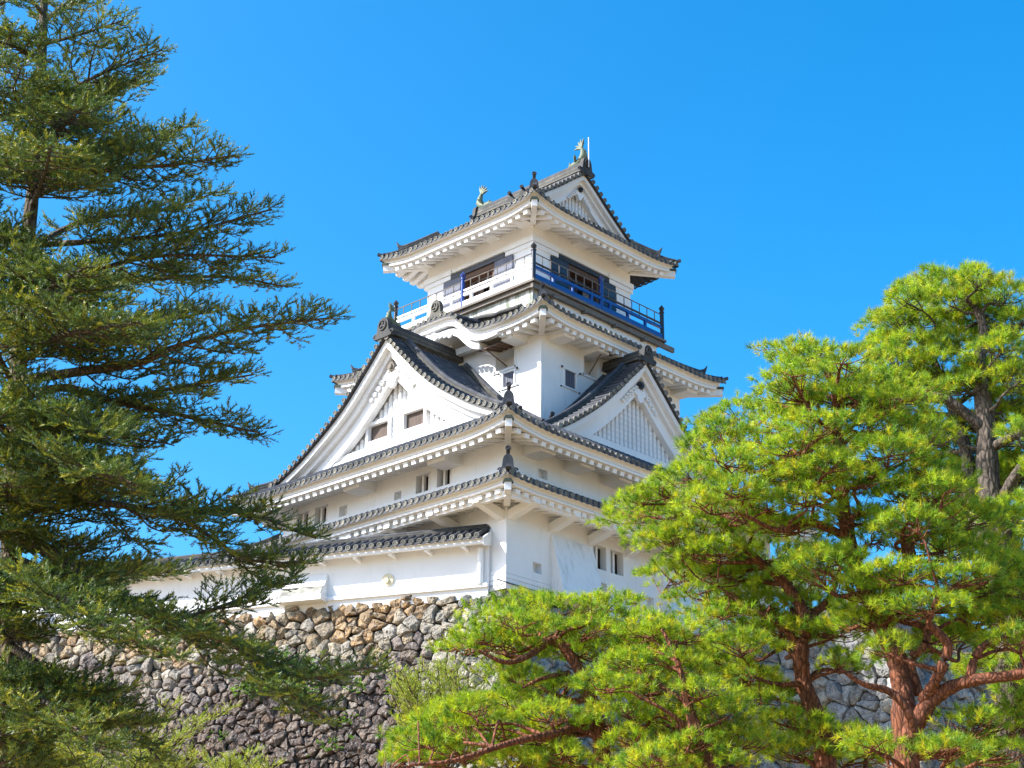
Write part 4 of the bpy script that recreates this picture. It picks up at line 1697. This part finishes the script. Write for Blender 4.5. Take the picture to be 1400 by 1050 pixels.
def pine(name, label, trunks, pads, bark, scale=1.0, dens=1.0, needle=.145, cols=PINE_COLS, p=PINE_P, seed=1, group='pine trees in front of the keep', reach=3.0, wid=.0105):
    """trunks: list of (points, r0, r1); pads: (centre, radius across, radius deep, height)"""
    rg = np.random.default_rng(seed)
    base = np.array(trunks[0][0][0], float)
    root = thing(name, tuple(base), label, 'tree', group)
    TT = Tubes()
    nodes, nrad = [], []
    for pts, r0, r1 in trunks:
        P = spline(pts, max(12, 7 * len(pts)))
        TT.add(P, r0, r1, 14, .05, rg)
        nodes.append(P)
        nrad.append(np.linspace(r0, r1, len(P)))
    TT.build('trunk', bark, root)
    nodes, nrad = np.vstack(nodes), np.concatenate(nrad)
    LB = Tubes()
    ND = Needles()
    for (c, ra, rd, h) in pads:
        c = np.asarray(c, float)
        # the limb that carries the pad
        dv = nodes - c
        hd = np.hypot(dv[:, 0], dv[:, 1])
        cost = hd + np.abs(dv[:, 2] + .30 * hd + .15) * 1.5
        j = int(np.argmin(cost))
        s0 = nodes[j]
        under = c - ZUP * h * .35
        L = np.linalg.norm(under - s0)
        m1 = s0 + (under - s0) * .35 + rg.normal(size=3) * .10 * L + ZUP * .02 * L
        m2 = s0 + (under - s0) * .72 + rg.normal(size=3) * .08 * L - ZUP * .05 * L
        rr = min(nrad[j] * .55, .03 + .018 * L)
        br = spline([s0, m1, m2, under], 16)
        LB.add(br, rr, .014, 7, .06, rg)
        # forked twigs fanning under the pad
        nt = int(7 + 7 * ra)
        for k in range(nt):
            a = rg.uniform(0, 2 * np.pi)
            q = math.sqrt(rg.uniform(.1, 1)) * .92
            e = c + CRIGHT * ra * q * math.cos(a) + CFWD * rd * q * math.sin(a) + ZUP * h * ((1 - q * q) * .55 - .25)
            st = br[rg.integers(9, 16)]
            mid = (st + e) / 2 + rg.normal(size=3) * .05 - ZUP * .04
            LB.add(spline([st, mid, e], 6), .013, .004, 4)
        # tufts
        area = ra * rd
        n = int((120 * area + 34 * (ra + rd)) * dens) + 8
        a = rg.uniform(0, 2 * np.pi, n)
        q = np.sqrt(rg.uniform(0, 1, n))
        lump = 1 + .20 * np.sin(3 * a + rg.uniform(0, 6)) + .12 * np.sin(7 * a + rg.uniform(0, 6))
        X, Y = ra * q * np.cos(a) * lump, rd * q * np.sin(a) * lump
        bump = .22 * np.sin(X * 5.5 / scale + rg.uniform(0, 6)) * np.sin(Y * 5.5 / scale + rg.uniform(0, 6))
        Z = h * ((1 - q ** 2) * .9 - .30 + bump + rg.normal(size=n) * .16)
        C = c + CRIGHT * X[:, None] + CFWD * Y[:, None] + ZUP * Z[:, None]
        out = CRIGHT * (np.cos(a) * q)[:, None] + CFWD * (np.sin(a) * q)[:, None] + ZUP * (.75 + .3 * rg.normal(size=n))[:, None]
        D = unit(out + rg.normal(size=(n, 3)) * .25)
        k = 30
        idx = np.repeat(np.arange(n), k)
        along = rg.uniform(-.5, .6, n * k) * .10 * scale
        spread = rg.normal(size=(n * k, 3))
        nd = unit(D[idx] * (.55 + .25 * rg.random((n * k, 1))) + unit(spread) * .72)
        bs = C[idx] + D[idx] * along[:, None]
        tc = cols[rg.choice(len(cols), n, p=p)] * rg.uniform(.75, 1.25, (n, 1))
        cc = tc[idx] * rg.uniform(.8, 1.2, (n * k, 1))
        yel = rg.random(n * k) < .04
        cc[yel] = np.array((.34, .20, .03)) * .8
        ND.add(bs, nd, needle * scale * rg.uniform(.75, 1.1, n * k), wid * scale, cc)
    LB.build('limbs', bark, root)
    ND.build('crown', M_NEEDLE, root)
    return root


def pads_px(lst, dist, rg, jit=1.0, back=True, deep=.85, hk=.62):
    """pads given as (px, py, half width px, half height px[, extra distance])"""
    out = []
    for it in lst:
        x, y, rx, ry = it[:4]
        dd = it[4] if len(it) > 4 else rg.uniform(-jit, jit)
        D = dist + dd
        k = D / F_PX * 1.09
        out.append((at(x, y, D), rx * k, rx * k * deep, max(.26, ry * k * hk * 2.3)))
        if back:
            D2 = D + rg.uniform(.7, 1.9)
            k = D2 / F_PX * 1.12
            out.append((at(x + rg.normal() * rx * .5, y + rg.normal() * ry * .5 + ry * .25, D2), rx * k * .95, rx * k * .8, max(.26, ry * k * hk * 2.2)))
    return out


def ground_pt(px, py, dist, lean=(0, 0)):
    q = at(px, py, dist)
    return V3(q[0] + lean[0], q[1] + lean[1], -15.0)


prg = np.random.default_rng(5)
# dark-trunked pine standing highest at the right
D1 = 33.0
t1 = [([ground_pt(1392, 1045, D1), at(1392, 1045, D1), at(1385, 900, D1), at(1372, 780, D1), at(1352, 660, D1), at(1348, 580, D1), at(1338, 500, D1), at(1345, 450, D1), at(1325, 405, D1)], .42, .06),
      ([at(1375, 790, D1), at(1332, 700, D1 + .6), at(1322, 620, D1 + .7), at(1300, 555, D1 + .7), at(1270, 470, D1 + .5)], .22, .05),
      ([at(1350, 615, D1), at(1400, 590, D1 - .4), at(1450, 570, D1 - .6)], .12, .05),
      ([at(1350, 590, D1), at(1290, 545, D1 - .4), at(1240, 545, D1 - .6), at(1205, 560, D1 - .6)], .13, .04),
      ([at(1362, 700, D1), at(1395, 640, D1 - .3), at(1440, 600, D1 - .4)], .14, .05)]
p1 = [(1285, 388, 48, 15), (1335, 380, 28, 13), (1240, 408, 34, 15), (1300, 412, 46, 15), (1375, 402, 42, 17), (1225, 432, 30, 13), (1262, 440, 46, 16), (1340, 436, 50, 17), (1395, 440, 36, 16),
      (1212, 468, 26, 12), (1250, 472, 44, 14), (1310, 470, 48, 15), (1368, 476, 42, 15), (1225, 496, 44, 14), (1290, 500, 52, 16), (1350, 512, 46, 15), (1395, 512, 34, 18), (1255, 524, 54, 15),
      (1320, 528, 40, 14), (1215, 530, 40, 14), (1385, 545, 34, 13), (1230, 556, 40, 12), (1390, 590, 28, 13), (1440, 560, 40, 16), (1450, 480, 44, 18), (1445, 420, 40, 16), (1270, 585, 26, 11),
      (1395, 650, 30, 16), (1392, 700, 40, 18), (1345, 725, 36, 14, 1.0), (1360, 640, 26, 12, .8), (1330, 820, 40, 15, .6), (1300, 870, 30, 12, .8), (1350, 905, 40, 14, .4), (1300, 610, 40, 14, 1.2), (1290, 640, 46, 15, 1.4), (1330, 670, 44, 15, 1.0), (1270, 700, 50, 15, 1.6), (1320, 750, 46, 15, 1.2), (1370, 790, 40, 16, .8), (1395, 820, 36, 15), (1400, 905, 40, 16), (1410, 1000, 46, 18), (1375, 568, 30, 11, .5), (1325, 580, 34, 11, .9), (1400, 620, 30, 12, .6), (1355, 700, 36, 13, -.4), (1250, 610, 40, 13, 1.4), (1440, 640, 44, 18), (1440, 720, 44, 18), (1390, 750, 36, 17), (1385, 860, 30, 15), (1392, 940, 34, 16)]
pine('pine_tree', 'tallest pine at the right with a grey brown trunk against the sky', t1, pads_px(p1, D1, prg, .9), M_BARKGREY, 1.12, 1.0, .15, seed=21)

# red pine forking low, its top in the middle of the group
D2 = 26.0
t2 = [([ground_pt(1240, 1050, D2), at(1240, 1050, D2), at(1236, 960, D2), at(1226, 900, D2 + .2), at(1205, 855, D2 + .3), at(1176, 790, D2 + .4), at(1160, 735, D2 + .4), at(1150, 660, D2 + .3), at(1146, 590, D2 + .2), at(1140, 530, D2 + .2), at(1120, 490, D2)], .215, .045),
      ([at(1240, 1010, D2 - .1), at(1268, 965, D2 - .2), at(1290, 945, D2 - .3), at(1330, 930, D2 - .5), at(1400, 920, D2 - .7), at(1480, 890, D2 - .9)], .15, .06),
      ([at(1262, 958, D2 - .2), at(1282, 925, D2 - .5), at(1296, 885, D2 - .6), at(1280, 862, D2 - .7), at(1270, 850, D2 - .8), at(1285, 810, D2 - .8)], .095, .045),
      ([at(1250, 1005, D2 - .5), at(1240, 970, D2 - .7), at(1215, 945, D2 - .8), at(1180, 935, D2 - 1.0), at(1150, 915, D2 - 1.2)], .085, .03),
      ([at(1256, 950, D2 + .1), at(1245, 905, D2 + .1), at(1265, 880, D2 + .1), at(1264, 858, D2 + .2), at(1235, 850, D2 + .3), at(1215, 845, D2 + .3)], .09, .035),
      ([at(1325, 930, D2 - .5), at(1335, 895, D2 - .5), at(1360, 875, D2 - .4), at(1420, 860, D2 - .2)], .075, .04),
      ([at(1180, 800, D2 + .4), at(1240, 770, D2 + .9), at(1245, 740, D2 + 1.0), at(1262, 700, D2 + 1.0), at(1300, 670, D2 + .9)], .11, .03),
      ([at(1148, 680, D2 + .3), at(1110, 655, D2 - .1), at(1070, 640, D2 - .4)], .07, .025),
      ([at(1150, 670, D2 + .3), at(1200, 650, D2 + .6), at(1250, 625, D2 + .8)], .06, .02),
      ([at(1160, 735, D2 + .4), at(1110, 715, D2 + .1), at(1065, 725, D2 - .2), at(1010, 700, D2 - .5)], .08, .03)]
p2 = [(1108, 484, 46, 14), (1158, 492, 46, 15), (1082, 508, 30, 12), (1128, 520, 70, 15), (1200, 522, 46, 14), (1080, 540, 44, 14), (1150, 548, 74, 15), (1225, 548, 50, 14), (1060, 568, 46, 14),
      (1115, 582, 60, 14), (1190, 582, 62, 15), (1250, 585, 40, 13), (1035, 600, 40, 13), (985, 590, 36, 12), (958, 606, 26, 11), (1090, 612, 54, 13), (1215, 616, 62, 15), (1265, 640, 46, 15),
      (990, 628, 50, 14), (1050, 642, 46, 14), (1180, 655, 40, 12), (1230, 668, 58, 14), (1290, 668, 46, 13), (940, 650, 44, 14), (1100, 680, 44, 12), (1010, 672, 52, 14), (1310, 705, 56, 15), (1240, 712, 48, 12),
      (960, 690, 46, 14), (1090, 722, 54, 13), (1200, 735, 40, 11), (1290, 745, 66, 15), (1370, 772, 52, 16), (1140, 760, 44, 12), (1230, 785, 66, 15), (1310, 790, 66, 15), (1180, 808, 54, 13),
      (1395, 810, 42, 16), (1265, 828, 60, 13), (1300, 868, 40, 11, .8), (1385, 840, 44, 14), (1130, 640, 56, 14), (1080, 655, 50, 14), (1050, 690, 46, 13), (1165, 705, 46, 13), (1110, 770, 46, 13), (1350, 838, 46, 13), (1190, 850, 40, 11), (1215, 885, 40, 12), (1395, 870, 40, 14), (1330, 985, 46, 13), (1295, 1025, 50, 14), (1370, 1030, 46, 14), (1420, 960, 40, 14), (1190, 1015, 40, 13)]
pine('pine_tree', 'red barked pine with low forked limbs at right, tallest of the red pines', t2, pads_px(p2, D2, prg, 1.2), M_BARKRED, .95, 1.0, .14, seed=22)

# red pine left of it
D3 = 28.5
t3 = [([ground_pt(1128, 1040, D3), at(1128, 1040, D3), at(1118, 985, D3), at(1098, 930, D3), at(1096, 880, D3), at(1104, 850, D3), at(1075, 800, D3), at(1030, 760, D3 - .2), at(990, 720, D3 - .2), at(940, 690, D3 - .3)], .20, .04),
      ([at(1096, 885, D3), at(1060, 850, D3 - .2), at(1020, 830, D3 - .3), at(980, 800, D3 - .4)], .07, .025),
      ([at(1100, 855, D3), at(1135, 815, D3 + .2), at(1150, 775, D3 + .3)], .07, .03),
      ([at(1100, 935, D3), at(1060, 935, D3 - .5), at(1030, 925, D3 - .6)], .06, .02)]
p3 = [(868, 684, 34, 12), (905, 672, 40, 13), (900, 708, 50, 13), (960, 722, 54, 14), (1030, 715, 44, 13), (912, 740, 46, 13), (985, 752, 58, 14), (1055, 758, 60, 14), (935, 775, 50, 13), (1005, 788, 60, 14),
      (1080, 795, 60, 14), (965, 812, 50, 13), (1040, 828, 60, 14), (1110, 826, 46, 12), (985, 842, 46, 12), (1065, 862, 52, 12), (1140, 862, 44, 12), (1010, 880, 54, 13), (1020, 925, 46, 12), (960, 905, 50, 13),
      (1150, 905, 28, 9), (1075, 985, 44, 12), (1040, 960, 40, 11), (1135, 1000, 44, 12), (1085, 1025, 60, 14), (1160, 1035, 50, 13)]
pine('pine_tree', 'red pine with a leaning trunk, second of the red trunks from the right', t3, pads_px(p3, D3, prg, 1.0), M_BARKRED, .95, 1.0, .14, seed=23)

# two low red pines at the left of the group
D4 = 27.0
t4 = [([ground_pt(823, 1060, D4), at(823, 1060, D4), at(820, 1005, D4), at(806, 950, D4), at(797, 925, D4), at(775, 890, D4), at(755, 875, D4), at(720, 898, D4 - .4), at(690, 905, D4 - .7), at(655, 890, D4 - .8)], .17, .025),
      ([at(762, 880, D4), at(735, 880, D4 + .2), at(712, 892, D4 + .2)], .06, .02),
      ([at(778, 920, D4), at(740, 928, D4 - .3), at(715, 940, D4 - .4)], .05, .018),
      ([at(800, 985, D4), at(770, 1000, D4 - .6), at(700, 1015, D4 - 1.2), at(620, 1040, D4 - 1.5), at(560, 1046, D4 - 1.6)], .085, .02),
      ([at(805, 945, D4), at(850, 905, D4 + .3), at(880, 880, D4 + .4)], .06, .02)]
p4 = [(660, 868, 42, 13), (705, 850, 50, 15), (765, 828, 44, 15), (690, 880, 50, 12), (815, 828, 40, 13), (745, 862, 46, 14), (800, 858, 48, 13), (640, 880, 26, 10), (790, 890, 40, 12), (845, 850, 40, 13),
      (710, 925, 40, 11), (760, 940, 46, 12), (640, 965, 44, 13), (695, 958, 50, 13), (745, 975, 54, 13), (610, 985, 44, 12), (665, 995, 56, 13), (570, 1010, 44, 13), (625, 1020, 54, 13), (730, 1010, 50, 12), (550, 1035, 36, 13),
      (700, 1040, 54, 13), (770, 1035, 46, 12), (860, 885, 46, 12)]
pine('pine_tree', 'low spreading red pine at lower left of the group, reaching over the stone rampart', t4, pads_px(p4, D4, prg, .8), M_BARKRED, .92, 1.0, .14, seed=24)
D5 = 25.5
t5 = [([ground_pt(972, 1060, D5), at(972, 1060, D5), at(962, 1015, D5), at(945, 975, D5), at(935, 940, D5), at(925, 900, D5), at(905, 860, D5)], .12, .025),
      ([at(946, 1010, D5 - .3), at(942, 985, D5 - .3), at(935, 960, D5 - .2)], .05, .02),
      ([at(962, 1015, D5), at(915, 975, D5 - .3), at(860, 945, D5 - .4)], .05, .015)]
p5 = [(880, 862, 46, 13), (925, 868, 46, 13), (860, 905, 46, 12), (915, 905, 48, 12), (830, 935, 46, 12), (890, 940, 54, 13), (960, 945, 46, 12), (850, 970, 46, 12), (910, 985, 46, 12), (985, 975, 46, 12),
      (870, 1010, 50, 13), (940, 1020, 50, 13), (1005, 1010, 50, 13), (890, 1040, 54, 14), (980, 1045, 54, 14)]
pine('pine_tree', 'small red pine at lower centre with a thin trunk leaning left', t5, pads_px(p5, D5, prg, .7), M_BARKRED, .9, 1.0, .135, seed=25)


# ------------------------------------------------------------------ fir at the left
FIR_COLS = np.array([(.085, .135, .035), (.12, .17, .035), (.055, .10, .036), (.20, .225, .032), (.30, .29, .035)])
FIR_P = [.30, .28, .15, .17, .10]


def fir(name, label, trunk, limbs, bark, seed, cols=FIR_COLS, p=FIR_P, cat='tree', group=None, sh=1.2, k_shoot=18, dens=1.0):
    rg = np.random.default_rng(seed)
    root = thing(name, tuple(trunk[0][0]), label, cat, group)
    TT = Tubes()
    P = spline(trunk[0], 40)
    TT.add(P, trunk[1], trunk[2], 14, .04, rg)
    TT.build('trunk', bark, root)
    LB, ND = Tubes(), Needles()
    SB, SD, SL_ = [], [], []          # shoots: base, direction, length
    for (pts, r0, wmax, bare, droop) in limbs:
        P = spline(pts, 40)
        LB.add(P, r0, .010, 7, .05, rg)
        seg = np.r_[0, np.cumsum(np.linalg.norm(np.diff(P, axis=0), axis=1))]
        L = seg[-1]
        s = bare * L
        side = 1
        while s < L:
            f = s / L
            q = np.array([np.interp(s, seg, P[:, i]) for i in range(3)])
            q2 = np.array([np.interp(min(L, s + .1), seg, P[:, i]) for i in range(3)])
            d = unit(q2 - q + 1e-6)
            lat = unit(np.cross(d, ZUP) + rg.normal(size=3) * .22) * side
            bl = 1.2 * wmax * (min(1, (1 - f) * 1.6) ** .8) * (0.55 + .45 * min(1, (f - bare) * 5)) * rg.uniform(.65, 1.1) + .10
            bd = unit(lat * rg.uniform(.75, 1.0) + d * rg.uniform(.45, .85) + ZUP * rg.uniform(-.10, .12) - ZUP * droop)
            e = q + bd * bl + ZUP * (.06 * bl)
            m_ = q + bd * bl * .5 + rg.normal(size=3) * .05 * bl - ZUP * .05 * bl
            tw = spline([q, m_, e], 8)
            LB.add(tw, .010 + .006 * bl, .003, 4)
            nsh = max(3, int(bl / .060 * dens))
            for k in range(nsh):
                g_ = .12 + .88 * k / nsh
                b_ = tw[0] + (tw[-1] - tw[0]) * g_
                b_ = np.array([np.interp(g_ * 7, np.arange(8), tw[:, i]) for i in range(3)])
                l2 = unit(np.cross(bd, ZUP)) * (1 if k % 2 else -1)
                for _ in range(2):
                    sd_ = unit(l2 * rg.uniform(.4, 1.0) + bd * rg.uniform(.4, .9) + ZUP * rg.uniform(-.1, .65) + rg.normal(size=3) * .15)
                    ln = rg.uniform(.10, .20) * sh * (1.25 - .5 * g_)
                    SB.append(b_)
                    SD.append(sd_)
                    SL_.append(ln)
                    if rg.random() < .5:      # forked tip
                        SB.append(b_ + sd_ * ln * .55)
                        SD.append(unit(sd_ + l2 * rg.uniform(-.6, .6) + ZUP * rg.uniform(0, .6)))
                        SL_.append(ln * .65)
            SB.append(tw[-1] - bd * .05)
            SD.append(unit(bd + ZUP * .25))
            SL_.append(.16 * sh)
            side = -side
            s += rg.uniform(.055, .10) / dens
    SB, SD, SL_ = np.array(SB), np.array(SD), np.array(SL_)
    n = len(SB)
    print('shoots', name, n)
    idx = np.repeat(np.arange(n), k_shoot)
    t = np.tile((np.arange(k_shoot) + .5) / k_shoot, n)
    bs = SB[idx] + SD[idx] * (SL_[idx] * t)[:, None]
    rad = unit(np.cross(SD[idx], rg.normal(size=(len(idx), 3))))
    rad[:, 2] = np.abs(rad[:, 2]) * .8 - .1
    nd = unit(SD[idx] * .75 + rad * .9)
    cl = cols[rg.choice(len(cols), n, p=p)] * rg.uniform(.7, 1.25, (n, 1))
    ND.add(bs, nd, .042 * sh * rg.uniform(.7, 1.1, len(idx)), .0105 * sh, cl[idx] * rg.uniform(.85, 1.15, (len(idx), 1)))
    LB.build('limbs', bark, root)
    ND.build('crown', M_FIRLEAF, root)
    return root


DF = 18.5
frg = np.random.default_rng(3)


def limb(px, d, r=.05, w=.75, bare=.12, droop=.0):
    return ([at(x, y, DF + dd) for (x, y), dd in zip(px, d)], r, w, bare, droop)


ftrunk = ([ground_pt(8, 1050, DF), at(8, 1050, DF), at(14, 800, DF), at(22, 560, DF), at(30, 400, DF), at(42, 290, DF), at(52, 180, DF), at(58, 60, DF), at(62, -60, DF), at(64, -180, DF)], .15, .03)
FL = [
    limb([(58, 60), (100, 50), (168, 28)], [0, -.3, -.5], .03, .45),
    limb([(60, 20), (30, -10), (0, 5)], [0, -.4, -.7], .03, .5),
    limb([(57, 80), (10, 60), (-60, 50)], [0, -.5, -.9], .03, .6),
    limb([(60, 30), (90, 5), (120, -15)], [0, .3, .5], .03, .5),
    limb([(54, 150), (130, 105), (222, 68)], [0, -.2, -.4], .035, .55),
    limb([(54, 155), (120, 130), (210, 110)], [0, .6, 1.0], .035, .55),
    limb([(52, 170), (20, 130), (30, 90)], [0, -1.0, -1.8], .035, .7),
    limb([(50, 200), (90, 170), (110, 150)], [0, -1.0, -2.0], .035, .75),
    limb([(44, 270), (130, 235), (240, 225), (322, 212)], [0, -.5, -.8, -1.0], .045, .7),
    limb([(44, 265), (110, 225), (200, 190), (262, 172)], [0, .6, 1.1, 1.4], .04, .6),
    limb([(46, 250), (0, 215), (-80, 190)], [0, -.6, -1.0], .04, .7),
    limb([(44, 280), (60, 240), (70, 200)], [0, -1.2, -2.2], .04, .8),
    limb([(40, 335), (130, 330), (250, 318), (372, 286)], [0, -.3, -.5, -.6], .045, .6, .2),
    limb([(40, 340), (120, 300), (210, 290), (300, 262)], [0, .8, 1.4, 1.7], .04, .5, .2),
    limb([(36, 360), (-20, 330), (-90, 320)], [0, -.5, -.8], .04, .6),
    limb([(32, 395), (110, 375), (220, 350), (377, 352)], [0, -.2, -.4, -.5], .045, .55, .15),
    limb([(30, 410), (100, 400), (180, 385), (300, 378), (392, 392)], [0, .7, 1.2, 1.5, 1.6], .045, .55, .2),
    limb([(28, 430), (60, 400), (90, 380), (120, 365)], [0, -1.0, -1.9, -2.4], .04, .8),
    limb([(24, 520), (110, 508), (190, 496), (240, 474), (330, 450), (456, 434)], [0, -.6, -1.0, -1.2, -1.4, -1.5], .065, .85, .22),
    limb([(26, 470), (100, 455), (200, 440), (300, 425)], [0, .6, 1.2, 1.6], .045, .65, .15),
    limb([(24, 540), (0, 490), (-20, 450), (-70, 430)], [0, -.9, -1.6, -2.0], .04, .8),
    limb([(24, 500), (70, 465), (130, 450), (190, 440)], [0, -1.2, -2.2, -2.8], .045, .85),
    limb([(22, 545), (90, 530), (150, 548), (215, 560), (280, 575), (356, 592)], [0, -.3, -.5, -.6, -.7, -.8], .06, .7, .3, .06),
    limb([(95, 532), (135, 560), (165, 595), (228, 606)], [-.3, -.5, -.6, -.8], .03, .45, .3, .05),
    limb([(150, 548), (240, 530), (300, 520), (347, 512)], [-.5, -.2, 0, .1], .03, .5, .2),
    limb([(20, 600), (60, 620), (120, 650), (200, 680), (260, 690)], [0, .7, 1.2, 1.7, 1.9], .05, .7, .1, .05),
    limb([(20, 580), (60, 560), (110, 570), (150, 600)], [0, -1.1, -2.0, -2.6], .045, .85, .1),
    limb([(20, 610), (0, 580), (-30, 570), (-90, 580)], [0, -1.0, -1.6, -2.2], .04, .8),
    limb([(18, 660), (80, 680), (160, 690), (235, 700), (330, 700), (432, 736)], [0, -.5, -.9, -1.1, -1.2, -1.3], .06, .8, .15, .03),
    limb([(18, 650), (60, 640), (130, 640), (180, 660)], [0, -1.2, -2.3, -3.0], .045, .85, .1),
    limb([(235, 700), (290, 735), (340, 765), (425, 770)], [-1.1, -1.2, -1.3, -1.3], .03, .45, .1),
    limb([(14, 730), (80, 760), (140, 815), (230, 850), (320, 880), (400, 925), (512, 912)], [0, -.8, -1.4, -1.8, -2.1, -2.3, -2.5], .075, .8, .22, .02),
    limb([(230, 850), (300, 830), (360, 805), (400, 790)], [-1.8, -1.6, -1.5, -1.4], .025, .45, .1),
    limb([(320, 880), (370, 930), (420, 965), (450, 985)], [-2.1, -2.3, -2.4, -2.5], .025, .5, .1, .05),
    limb([(14, 760), (70, 780), (150, 790), (250, 780)], [0, .8, 1.5, 2.2], .045, .6, .15),
    limb([(12, 800), (40, 800), (90, 820), (150, 860), (250, 900)], [0, -1.2, -2.2, -2.8, -3.2], .05, .65, .1, .03),
    limb([(12, 880), (60, 915), (120, 960), (180, 1000), (220, 1040)], [0, -.8, -1.4, -1.8, -2.0], .055, .7, .3, .03),
    limb([(10, 930), (40, 940), (90, 985), (140, 1030)], [0, -1.4, -2.4, -3.0], .05, .85, .1, .03),
    limb([(12, 840), (-30, 830), (-90, 860)], [0, -.8, -1.2], .05, .8),
    limb([(14, 740), (-30, 720), (-90, 740)], [0, -.8, -1.2], .05, .8),
    limb([(16, 690), (-10, 670), (-70, 660)], [0, .9, 1.5], .05, .8),
    limb([(10, 950), (-30, 970), (-90, 1000)], [0, -.8, -1.2], .05, .8),
    limb([(30, 430), (-30, 440), (-100, 450)], [0, .8, 1.3], .05, .7),
    limb([(48, 230), (90, 215), (150, 205)], [0, 1.4, 2.4], .04, .7),
]
for k in range(22):
    f_ = frg.uniform(0.06, .80)
    yy = -60 + 1120 * f_
    tx_ = np.interp(yy, [-60, 60, 290, 560, 1050], [62, 58, 42, 22, 8])
    reach = (70 + 130 * f_) * frg.uniform(.6, 1.15)
    az = frg.uniform(-.35, 1.0) * math.pi
    ex_, dz_ = reach * math.cos(az), -math.sin(az) * reach * DF / F_PX
    up_ = frg.uniform(-70, 15)
    FL.append(limb([(tx_, yy), (tx_ + ex_ * .5, yy + up_ * .5 + 6), (tx_ + ex_, yy + up_)], [0, dz_ * .5, dz_], .035, frg.uniform(.6, .95), .10, frg.uniform(-.02, .06)))
for yy in (700, 880, 960, 1030, 1080):
    tx_ = np.interp(yy, [560, 1050], [22, 8])
    FL.append(limb([(tx_, yy), (tx_ - 10, yy - 20), (tx_ - 18 + frg.uniform(-12, 25), yy - 40)], [0, -1.0, -1.9], .04, .75, .15, .02))
fir('fir_tree', 'tall dark green fir with layered branches filling the left side', ftrunk, FL, M_BARKFIR, 31)

# ------------------------------------------------------------------ small plants
YOUNG = np.array([(.30, .36, .035), (.38, .41, .05), (.22, .30, .035), (.45, .44, .08)])


def bush(name, label, px, py, dist, spread, height, n, seed, cols, cat='shrub', sh=1.0, up=.8):
    rg = np.random.default_rng(seed)
    b0 = at(px, py, dist)
    base = V3(b0[0], b0[1], b0[2] - height)
    limbs = []
    for k in range(n):
        a = rg.uniform(0, 2 * np.pi)
        q = math.sqrt(rg.random()) * spread
        e = base + V3(math.cos(a) * q, math.sin(a) * q, height * rg.uniform(.55, 1.15))
        m_ = base + (e - base) * .5 + rg.normal(size=3) * .1 * height
        limbs.append(([base + V3(math.cos(a), math.sin(a), 0) * .06, m_, e], .014, .34, .25, -.25 * up))
    return fir(name, label, ([base - ZUP * .6, base + ZUP * height * .2, base + ZUP * height * .5], .03, .012), limbs, M_BARKFIR, seed, cols, (.35, .3, .2, .15), cat, None, sh, 12, .62)


bush('young_shrub', 'pale yellow green feathery shrub growing below the rampart beside the low pine', 608, 922, 35.0, 1.35, 2.3, 40, 41, YOUNG, sh=1.1)
bush('young_shrub', 'bright green shrub behind the lower fir branches at lower left', 150, 985, 27.0, 1.9, 1.8, 34, 42, YOUNG * .9, sh=1.15)
bush('young_shrub', 'small yellow green shrub at the bottom edge between fir and rampart', 335, 1035, 30.0, .9, .9, 16, 43, YOUNG, sh=1.1)


def wall_point(px, py):
    r = ray_px(px, py)
    d = 2.0
    for _ in range(8):
        k = (np.dot(A0 + DN * (batter(d) + .16) - CAM, DN)) / np.dot(r, DN)
        P = CAM + r * k
        d = max(0, A0[2] - P[2])
    return P


def fern(px, py, size, seed, label):
    rg = np.random.default_rng(seed)
    P = wall_point(px, py)
    t = thing('fern', tuple(P), label, 'fern', 'ferns rooted between the rampart stones')
    ND = Needles()
    n = int(26 * size / .4)
    for k in range(n):
        o = P + DU * rg.normal() * size * .75 + ZUP * rg.normal() * size * .35 + DN * .05
        d = unit(DN * rg.uniform(.4, 1) + DU * rg.normal() * .7 + ZUP * rg.uniform(-.2, .9))
        L = size * rg.uniform(.45, .9)
        m = 14
        tt = np.linspace(.05, 1, m)
        ctr = o + d * (tt * L)[:, None] - ZUP * (.35 * L * tt ** 2)[:, None]
        sd = unit(np.cross(d, ZUP + rg.normal(size=3) * .3))
        c = np.array([(.10, .22, .025), (.15, .27, .03), (.07, .16, .025)][rg.integers(3)]) * rg.uniform(.8, 1.2)
        for s in (-1, 1):
            ND.add(ctr, unit(sd * s + d * .5 + rg.normal(size=(m, 3)) * .12), L * .30 * (1.05 - tt * .85), .035, np.tile(c, (m, 1)))
    ND.build('fronds', M_LEAF, t)


for i, (x, y, s, lb) in enumerate([(383, 905, .55, 'bright fern under the highest fir branch on the rampart'), (350, 938, .65, 'wide bright fern patch on the rampart left of the fir branch tip'),
                                   (405, 945, .62, 'bright fern spilling over the dark stones below the fir branch'), (445, 918, .5, 'fern partly behind the drooping fir branch'),
                                   (488, 940, .36, 'small fern at the tip of the drooping fir branch'), (556, 938, .34, 'lone small fern among brown stones right of the fir branch'),
                                   (478, 985, .3, 'dark little fern low on the rampart near the shrub'), (455, 1022, .38, 'lowest fern on the rampart left of the pale shrub'), (305, 1005, .26, 'fern low on the rampart by the fir twigs')]):
    fern(x, y, s, 60 + i, lb)
